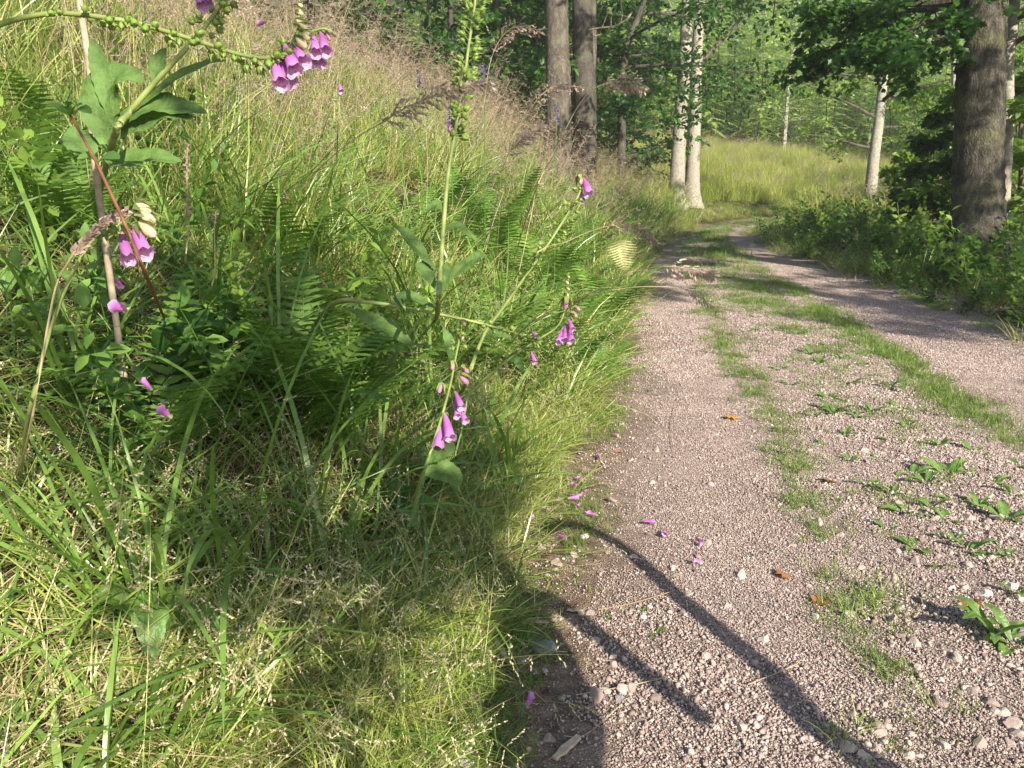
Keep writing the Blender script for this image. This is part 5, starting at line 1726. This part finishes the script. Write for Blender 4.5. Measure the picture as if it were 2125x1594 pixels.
# sedge like tussocks with broad blades
def tussock(px, py, dep, n, Lr, label, seed, mat='wide'):
    p = P(px, py, dep); g = Vector((p.x, p.y, hz(p.x, p.y)))
    root = thing('grass_tussock', label, 'grass tussock', g)
    rg2 = random.Random(seed)
    for k in range(n):
        mb = MB()
        pts, side, h = blade_pts(rg2, Vector((rg2.gauss(0, .035), rg2.gauss(0, .035), 0)), rg2.uniform(*Lr), rg2.uniform(0, 6.28), rg2.uniform(.02, .4), rg2.uniform(.4, 2.1), 9, .03)
        w = rg2.uniform(.008, .0135); m = len(pts)
        tw = rg2.uniform(-.12, .12)
        mb.ribbon(pts, [w * (.75 + .25 * math.sin(math.pi * i / m)) * (1 if i < m - 2 else .6) for i in range(m)], [(side * math.cos(tw * i) + h * math.sin(tw * i)) for i in range(m)])
        part(root, 'blade', mb.mesh('blade', M[mat]))


tussock(190, 800, 1.45, 26, (.45, .8), 'tussock of broad pale green blades under the drooping foxglove', 1)
tussock(470, 760, 1.7, 22, (.45, .85), 'tussock of broad arching blades in the shade of the bank', 2)
tussock(640, 700, 1.9, 16, (.5, .8), 'tussock of broad blades below the lime green fern', 3)
tussock(120, 1420, 1.15, 12, (.25, .45), 'broad bladed tuft at the near lower left', 4)
tussock(420, 300, 2.4, 18, (.6, .95), 'tussock of long blades beside the large soft leaves', 5)
tussock(700, 460, 2.4, 18, (.5, .8), 'yellow green tussock above the lime green fern', 6)
tussock(90, 330, 1.9, 16, (.5, .9), 'tussock of long blades at the upper left edge of the bank', 8)
tussock(330, 480, 1.8, 14, (.4, .75), 'tussock of blades right of the drooping foxglove', 9)
tussock(560, 330, 2.6, 18, (.6, .95), 'tussock of bright blades under the large pink bells', 10)
tussock(760, 620, 2.3, 18, (.4, .7), 'yellow green tussock below the level foxglove stem', 11)
tussock(1040, 640, 2.7, 14, (.4, .7), 'tussock of arching blades behind the magenta cluster', 12)
tussock(820, 230, 3.6, 18, (.7, 1.0), 'tall tussock far up the bank left of the capsule stem', 13)
tussock(300, 160, 2.8, 18, (.7, 1.0), 'tall tussock behind the rosette of large soft leaves', 14)
tussock(250, 1130, 1.3, 12, (.3, .55), 'tuft of broad arching blades in the near left grass', 15)
tussock(880, 430, 2.9, 16, (.6, .9), 'tussock of arching blades behind the tall capsule stem', 7)

# ---------------------------------------------------------------- fallen flowers, leaves, wood and stones
def lie(name, me, px, py, L, label, cat, group=None, seed=0, lift=.010, direct=None):
    rg2 = random.Random(seed); g = ground(px, py, .02); L = L * .95; lift += .010
    o = obj(name, me, None, g + Vector((0, 0, lift)))
    o.rotation_euler = (R(90) + rg2.uniform(-.15, .15), rg2.uniform(0, 6.28) if name == 'fallen_flower' else 0, rg2.uniform(0, 6.28) if direct is None else direct)
    o.scale = (L, L * rg2.uniform(.45, .8), L * rg2.uniform(.8, 1.05))
    return tag(o, label, cat, group)


for i, (px, py, L) in enumerate([(1205, 1049, .048), (1182, 1030, .05), (1210, 1008, .045), (1168, 1042, .045), (1218, 1022, .04), (1178, 1040, .045), (1160, 1032, .04), (1172, 996, .035), (1200, 1012, .04)]):
    lie('fallen_flower', BELL, px, py, L, 'fallen magenta foxglove flower in the cluster on the gravel edge', 'flower', 'fallen flowers clustered on the gravel edge', i, .014)
for i, (px, py, L, lab) in enumerate([(1155, 1120, .045, 'fallen magenta flower beside the tip of the curved shadow'), (1240, 1075, .045, 'fallen dark magenta flower just above the curved shadow'), (1335, 1089, .04, 'fallen flower alone on the gravel, left of a row of three'),
                                      (1380, 1108, .042, 'fallen flower in the middle of a row of three on the gravel'), (1444, 1124, .042, 'fallen flower at the right end of a row of three on the gravel'), (1240, 889, .04, 'fallen pale lilac flower farthest up the gravel edge'),
                                      (1205, 937, .035, 'small fallen dark flower by the grass fringe'), (1246, 958, .04, 'fallen pale flower between the cluster and the farthest one'), (1272, 906, .035, 'pale shrivelled petal right of the farthest fallen flower'), (1212, 902, .035, 'white faded petal left of the farthest fallen flower'),
                                      (950, 1060, .045, 'fallen pink flower in the grass at the bank foot'), (976, 1000, .04, 'fallen pink flower under the near foxglove leaves'), (1092, 1474, .05, 'fallen purple flower in the broad shadow near the bottom'),
                                      (1096, 1090, .04, 'faded flower in the grass fringe left of the curved shadow'), (1160, 1070, .04, 'pale fallen flower just below the cluster'), (1130, 1062, .03, 'tiny faded flower in the fringe left of the cluster'), (1458, 1168, .035, 'crumpled pale lilac petal beside a small stone')]):
    lie('fallen_flower', BELL, px, py, L, lab, 'flower', None, 50 + i, .014)
for i, (px, py, dep, L, lab) in enumerate([(240, 575, 1.35, .022, 'small purple petal caught in the grass under the drooping foxglove'), (268, 642, 1.35, .045, 'spotted magenta flower caught in the broad blades'), (316, 810, 1.5, .03, 'dark purple shrivelled flower low in the shaded grass'), (356, 868, 1.45, .036, 'faded violet flower caught in the shaded seed grass'), (552, 46, 2.2, .03, 'small pink flower in the grass left of the arching foxglove tip')]):
    o = obj('caught_flower', BELL, None, P(px, py, dep)); o.rotation_euler = (.6 + i, .4 * i, i); o.scale = (L,) * 3
    tag(o, lab, 'flower')


def dry_leaf(px, py, L, mat, label, seed):
    rg2 = random.Random(seed); g = ground(px, py); mb = MB()
    T_ = [(v[0], v[1] - .5, .10 * math.sin(v[0] * 5 + seed) + .16 * abs(v[0]) + .06 * math.sin(v[1] * 6)) for v in MAPLE_V]
    mb.add(T_, MAPLE_F)
    o = obj('fallen_leaf', mb.mesh('fallen_leaf', M[mat]), None, g + Vector((0, 0, .014)))
    o.scale = (L * .8, L, L); o.rotation_euler = (rg2.uniform(-.2, .2), rg2.uniform(-.2, .2), rg2.uniform(0, 6.28))
    tag(o, label, 'leaf')


dry_leaf(1520, 873, .085, 'orangeleaf', 'bright orange fallen leaf on the gravel rut', 1)
dry_leaf(1622, 1200, .06, 'brownleaf', 'curled brown fallen leaf beside the near edge of the strip', 2)
dry_leaf(2012, 1276, .075, 'brownleaf', 'crumpled tan fallen leaf beside the large leafed weed', 3)
dry_leaf(1700, 1262, .07, 'brownleaf', 'reddish flat fallen leaf left of the largest wiry tuft', 4)
dry_leaf(1285, 946, .035, 'brownleaf', 'tiny brown fallen leaf near the fallen flowers', 5)
dry_leaf(1752, 838, .06, 'brownleaf', 'red brown fallen leaf on the weedy strip', 6)
dry_leaf(1720, 1010, .07, 'brownleaf', 'dull brown leaf litter piece on the stony strip', 7)
dry_leaf(1100, 985, .05, 'brownleaf', 'orange brown leaf in the grass fringe', 8)
dry_leaf(1600, 610, .09, 'brownleaf', 'brown fallen leaf on the far strip', 9)


def chip(px0, py0, px1, py1, w, label, seed):
    a_, b_ = ground(px0, py0), ground(px1, py1); rg2 = random.Random(seed); mb = MB()
    d = b_ - a_; L = d.length; n = 6
    y = d.normalized(); x = y.cross(Vector((0, 0, 1))).normalized(); z = Vector((0, 0, 1))
    vs = []; fs = []
    for i in range(n + 1):
        t = i / n; ww = w * (.55 + .45 * math.sin(math.pi * (.1 + .8 * t))) * rg2.uniform(.85, 1.15); h_ = w * .35 * rg2.uniform(.8, 1.2)
        c_ = y * (L * (t - .5)) + z * (.012 + rg2.uniform(-.002, .002))
        vs += [c_ - x * ww * .5, c_ + x * ww * .5 * rg2.uniform(.8, 1), c_ + x * ww * .4 + z * h_, c_ - x * ww * .35 + z * h_ * rg2.uniform(.7, 1)]
    for i in range(n):
        for k in range(4):
            fs.append((i * 4 + k, i * 4 + (k + 1) % 4, (i + 1) * 4 + (k + 1) % 4, (i + 1) * 4 + k))
    fs += [(3, 2, 1, 0), tuple(n * 4 + k for k in range(4))]
    mb.add(vs, fs)
    tag(obj('wood_chip', mb.mesh('wood_chip', M['woodchip']), None, (a_ + b_) / 2), label, 'wood chip')


chip(1030, 1345, 1050, 1382, .020, 'splintered pale wood chip left of the flat grey stone', 1)
chip(1092, 1300, 1138, 1304, .014, 'thin pale bark strip above the flat grey stone', 2)
chip(1150, 1592, 1200, 1556, .022, 'weathered wood splinter at the bottom edge', 3)
chip(1175, 1276, 1210, 1276, .012, 'small bark piece beside the pinkish stone', 4)


def rock(px, py, wpx, mat, label, seed, flat=.55):
    g = ground(px, py); dep = g.y * cp - (g.z - CAM_H) * sp
    me = pebble_mesh(seed, 'stone', M[mat], 3, flat)
    o = obj('stone', me, None, g + Vector((0, 0, .006))); s = wpx * dep / F * .5
    o.scale = (s, s, s); o.rotation_euler = (0, 0, seed)
    tag(o, label, 'stone')


rock(1126, 1356, 62, 'greystone', 'flat blue grey stone in the broad shadow', 1, .45)
rock(968, 1578, 62, 'palestone', 'pale whitish stone at the bottom edge in the grass fringe', 2)
rock(1150, 1287, 34, 'stone', 'pinkish stone at the head of the middle shadow', 3)
rock(1212, 1122, 30, 'palestone', 'cream stone just under the curved shadow tip', 4)
rock(1000, 1520, 34, 'palestone', 'white stone in the sparse grass at the bottom', 5)
rock(1140, 1545, 28, 'stone', 'rounded stone on the right side of the broad shadow', 6)
rock(2040, 1240, 46, 'palestone', 'whitish angular stone on the right of the strip', 7)
rock(2100, 1232, 50, 'palestone', 'large pale stone at the right edge of the strip', 8)
rock(1990, 1215, 40, 'stone', 'long tan stone casting a dark shadow on the strip', 9)
rock(1425, 1244, 30, 'stone', 'grey stone lying in the curved shadow', 10)
rock(1455, 1172, 18, 'palestone', 'small cream stone beside the crumpled petal', 11)
rock(1258, 1448, 26, 'palestone', 'pale yellow stone below the middle shadow', 12)
rock(1285, 1468, 32, 'greystone', 'grey stone at the end of the middle shadow', 13)
rock(1485, 1522, 34, 'palestone', 'cream stone between the two shadows at the bottom', 14)
rock(1605, 1450, 30, 'stone', 'tan stone right of the curved shadow', 15)
rock(1510, 1275, 22, 'palestone', 'small white stone on the right border of the curved shadow', 16)
rock(1690, 1290, 26, 'palestone', 'cream stone left of the largest wiry tuft', 17)
rock(2090, 1520, 60, 'stone', 'broad tan stone at the lower right corner', 18)
rock(1960, 1360, 34, 'stone', 'brown stone between the wiry tufts', 19)
rock(2020, 1450, 36, 'stone', 'pinkish stone right of the lower wiry tuft', 20)
r5 = np.random.default_rng(91)
n = 0
while n < 275:
    px, py = r5.uniform(1060, 2120), r5.uniform(900, 1590)
    g = ground(px, py); a = float(sdist(LEs, np.array([g.x]), np.array([g.y]))[0]); bb = float(-sdist(REs, np.array([g.x]), np.array([g.y]))[0])
    t = -a / max(.2, -a - bb)
    if a > .05 or r5.random() > .25 + .9 * math.exp(-((t - .47) / .14) ** 2):
        continue
    o = obj('stone', stones_m[r5.integers(0, 8)], None, g + Vector((0, 0, .008)))
    s = .009 + .020 * r5.random() ** 2.2
    o.scale = (s, s, s); o.rotation_euler = (r5.normal(0, .4), r5.normal(0, .4), r5.uniform(0, 6.28))
    tag(o, 'loose angular pinkish stone lying on the gravel of the track', 'stone', 'loose stones on the gravel track')
    n += 1

# straws lying on the gravel
for i, (q, lab) in enumerate([([(1195, 1465), (1300, 1448), (1385, 1432)], 'long pale straw lying below the middle shadow'), ([(1170, 1560), (1215, 1545), (1290, 1480)], 'bent straw lying at the bottom beside the broad shadow'), ([(1080, 1436), (1110, 1455), (1135, 1482)], 'short white straw in the broad shadow'),
                              ([(1105, 1348), (1140, 1362), (1175, 1374)], 'white straw lying across the flat grey stone'), ([(1240, 1280), (1310, 1265), (1395, 1240)], 'fine dry straw between the two shadows'), ([(1550, 1440), (1640, 1405), (1660, 1395)], 'straw on the gravel left of the wiry tufts'), ([(1400, 850), (1392, 900), (1400, 960)], 'fine grass straw lying along the rut')]):
    c = [ground(*p_) + Vector((0, 0, .018)) for p_ in q]
    mb = MB(); mb.tube(catmull(c, 4), .0013, 4)
    tag(obj('straw', mb.mesh('straw', M['straw'], False, c[0]), None, c[0]), lab, 'straw')

# ---------------------------------------------------------------- thin sunlit air over the valley
def air_mat(dens):
    m, nt, N, L = new_mat('thin_air')
    pv = N.new('ShaderNodeVolumePrincipled')
    pv.inputs['Color'].default_value = (.92, .96, .93, 1)
    pv.inputs['Density'].default_value = dens
    pv.inputs['Anisotropy'].default_value = 0.0
    out = N.new('ShaderNodeOutputMaterial'); L.new(pv.outputs[0], out.inputs['Volume'])
    return m


mb = MB()
x0, x1, y0, y1, z0, z1 = -110, 210, -34, 216, -6, 75
mb.add([(x0, y0, z0), (x1, y0, z0), (x1, y1, z0), (x0, y1, z0), (x0, y0, z1), (x1, y0, z1), (x1, y1, z1), (x0, y1, z1)],
       [(0, 3, 2, 1), (4, 5, 6, 7), (0, 1, 5, 4), (1, 2, 6, 5), (2, 3, 7, 6), (3, 0, 4, 7)])
tag(obj('haze', mb.mesh('haze', air_mat(.0013))), kind='stuff')
#MORE
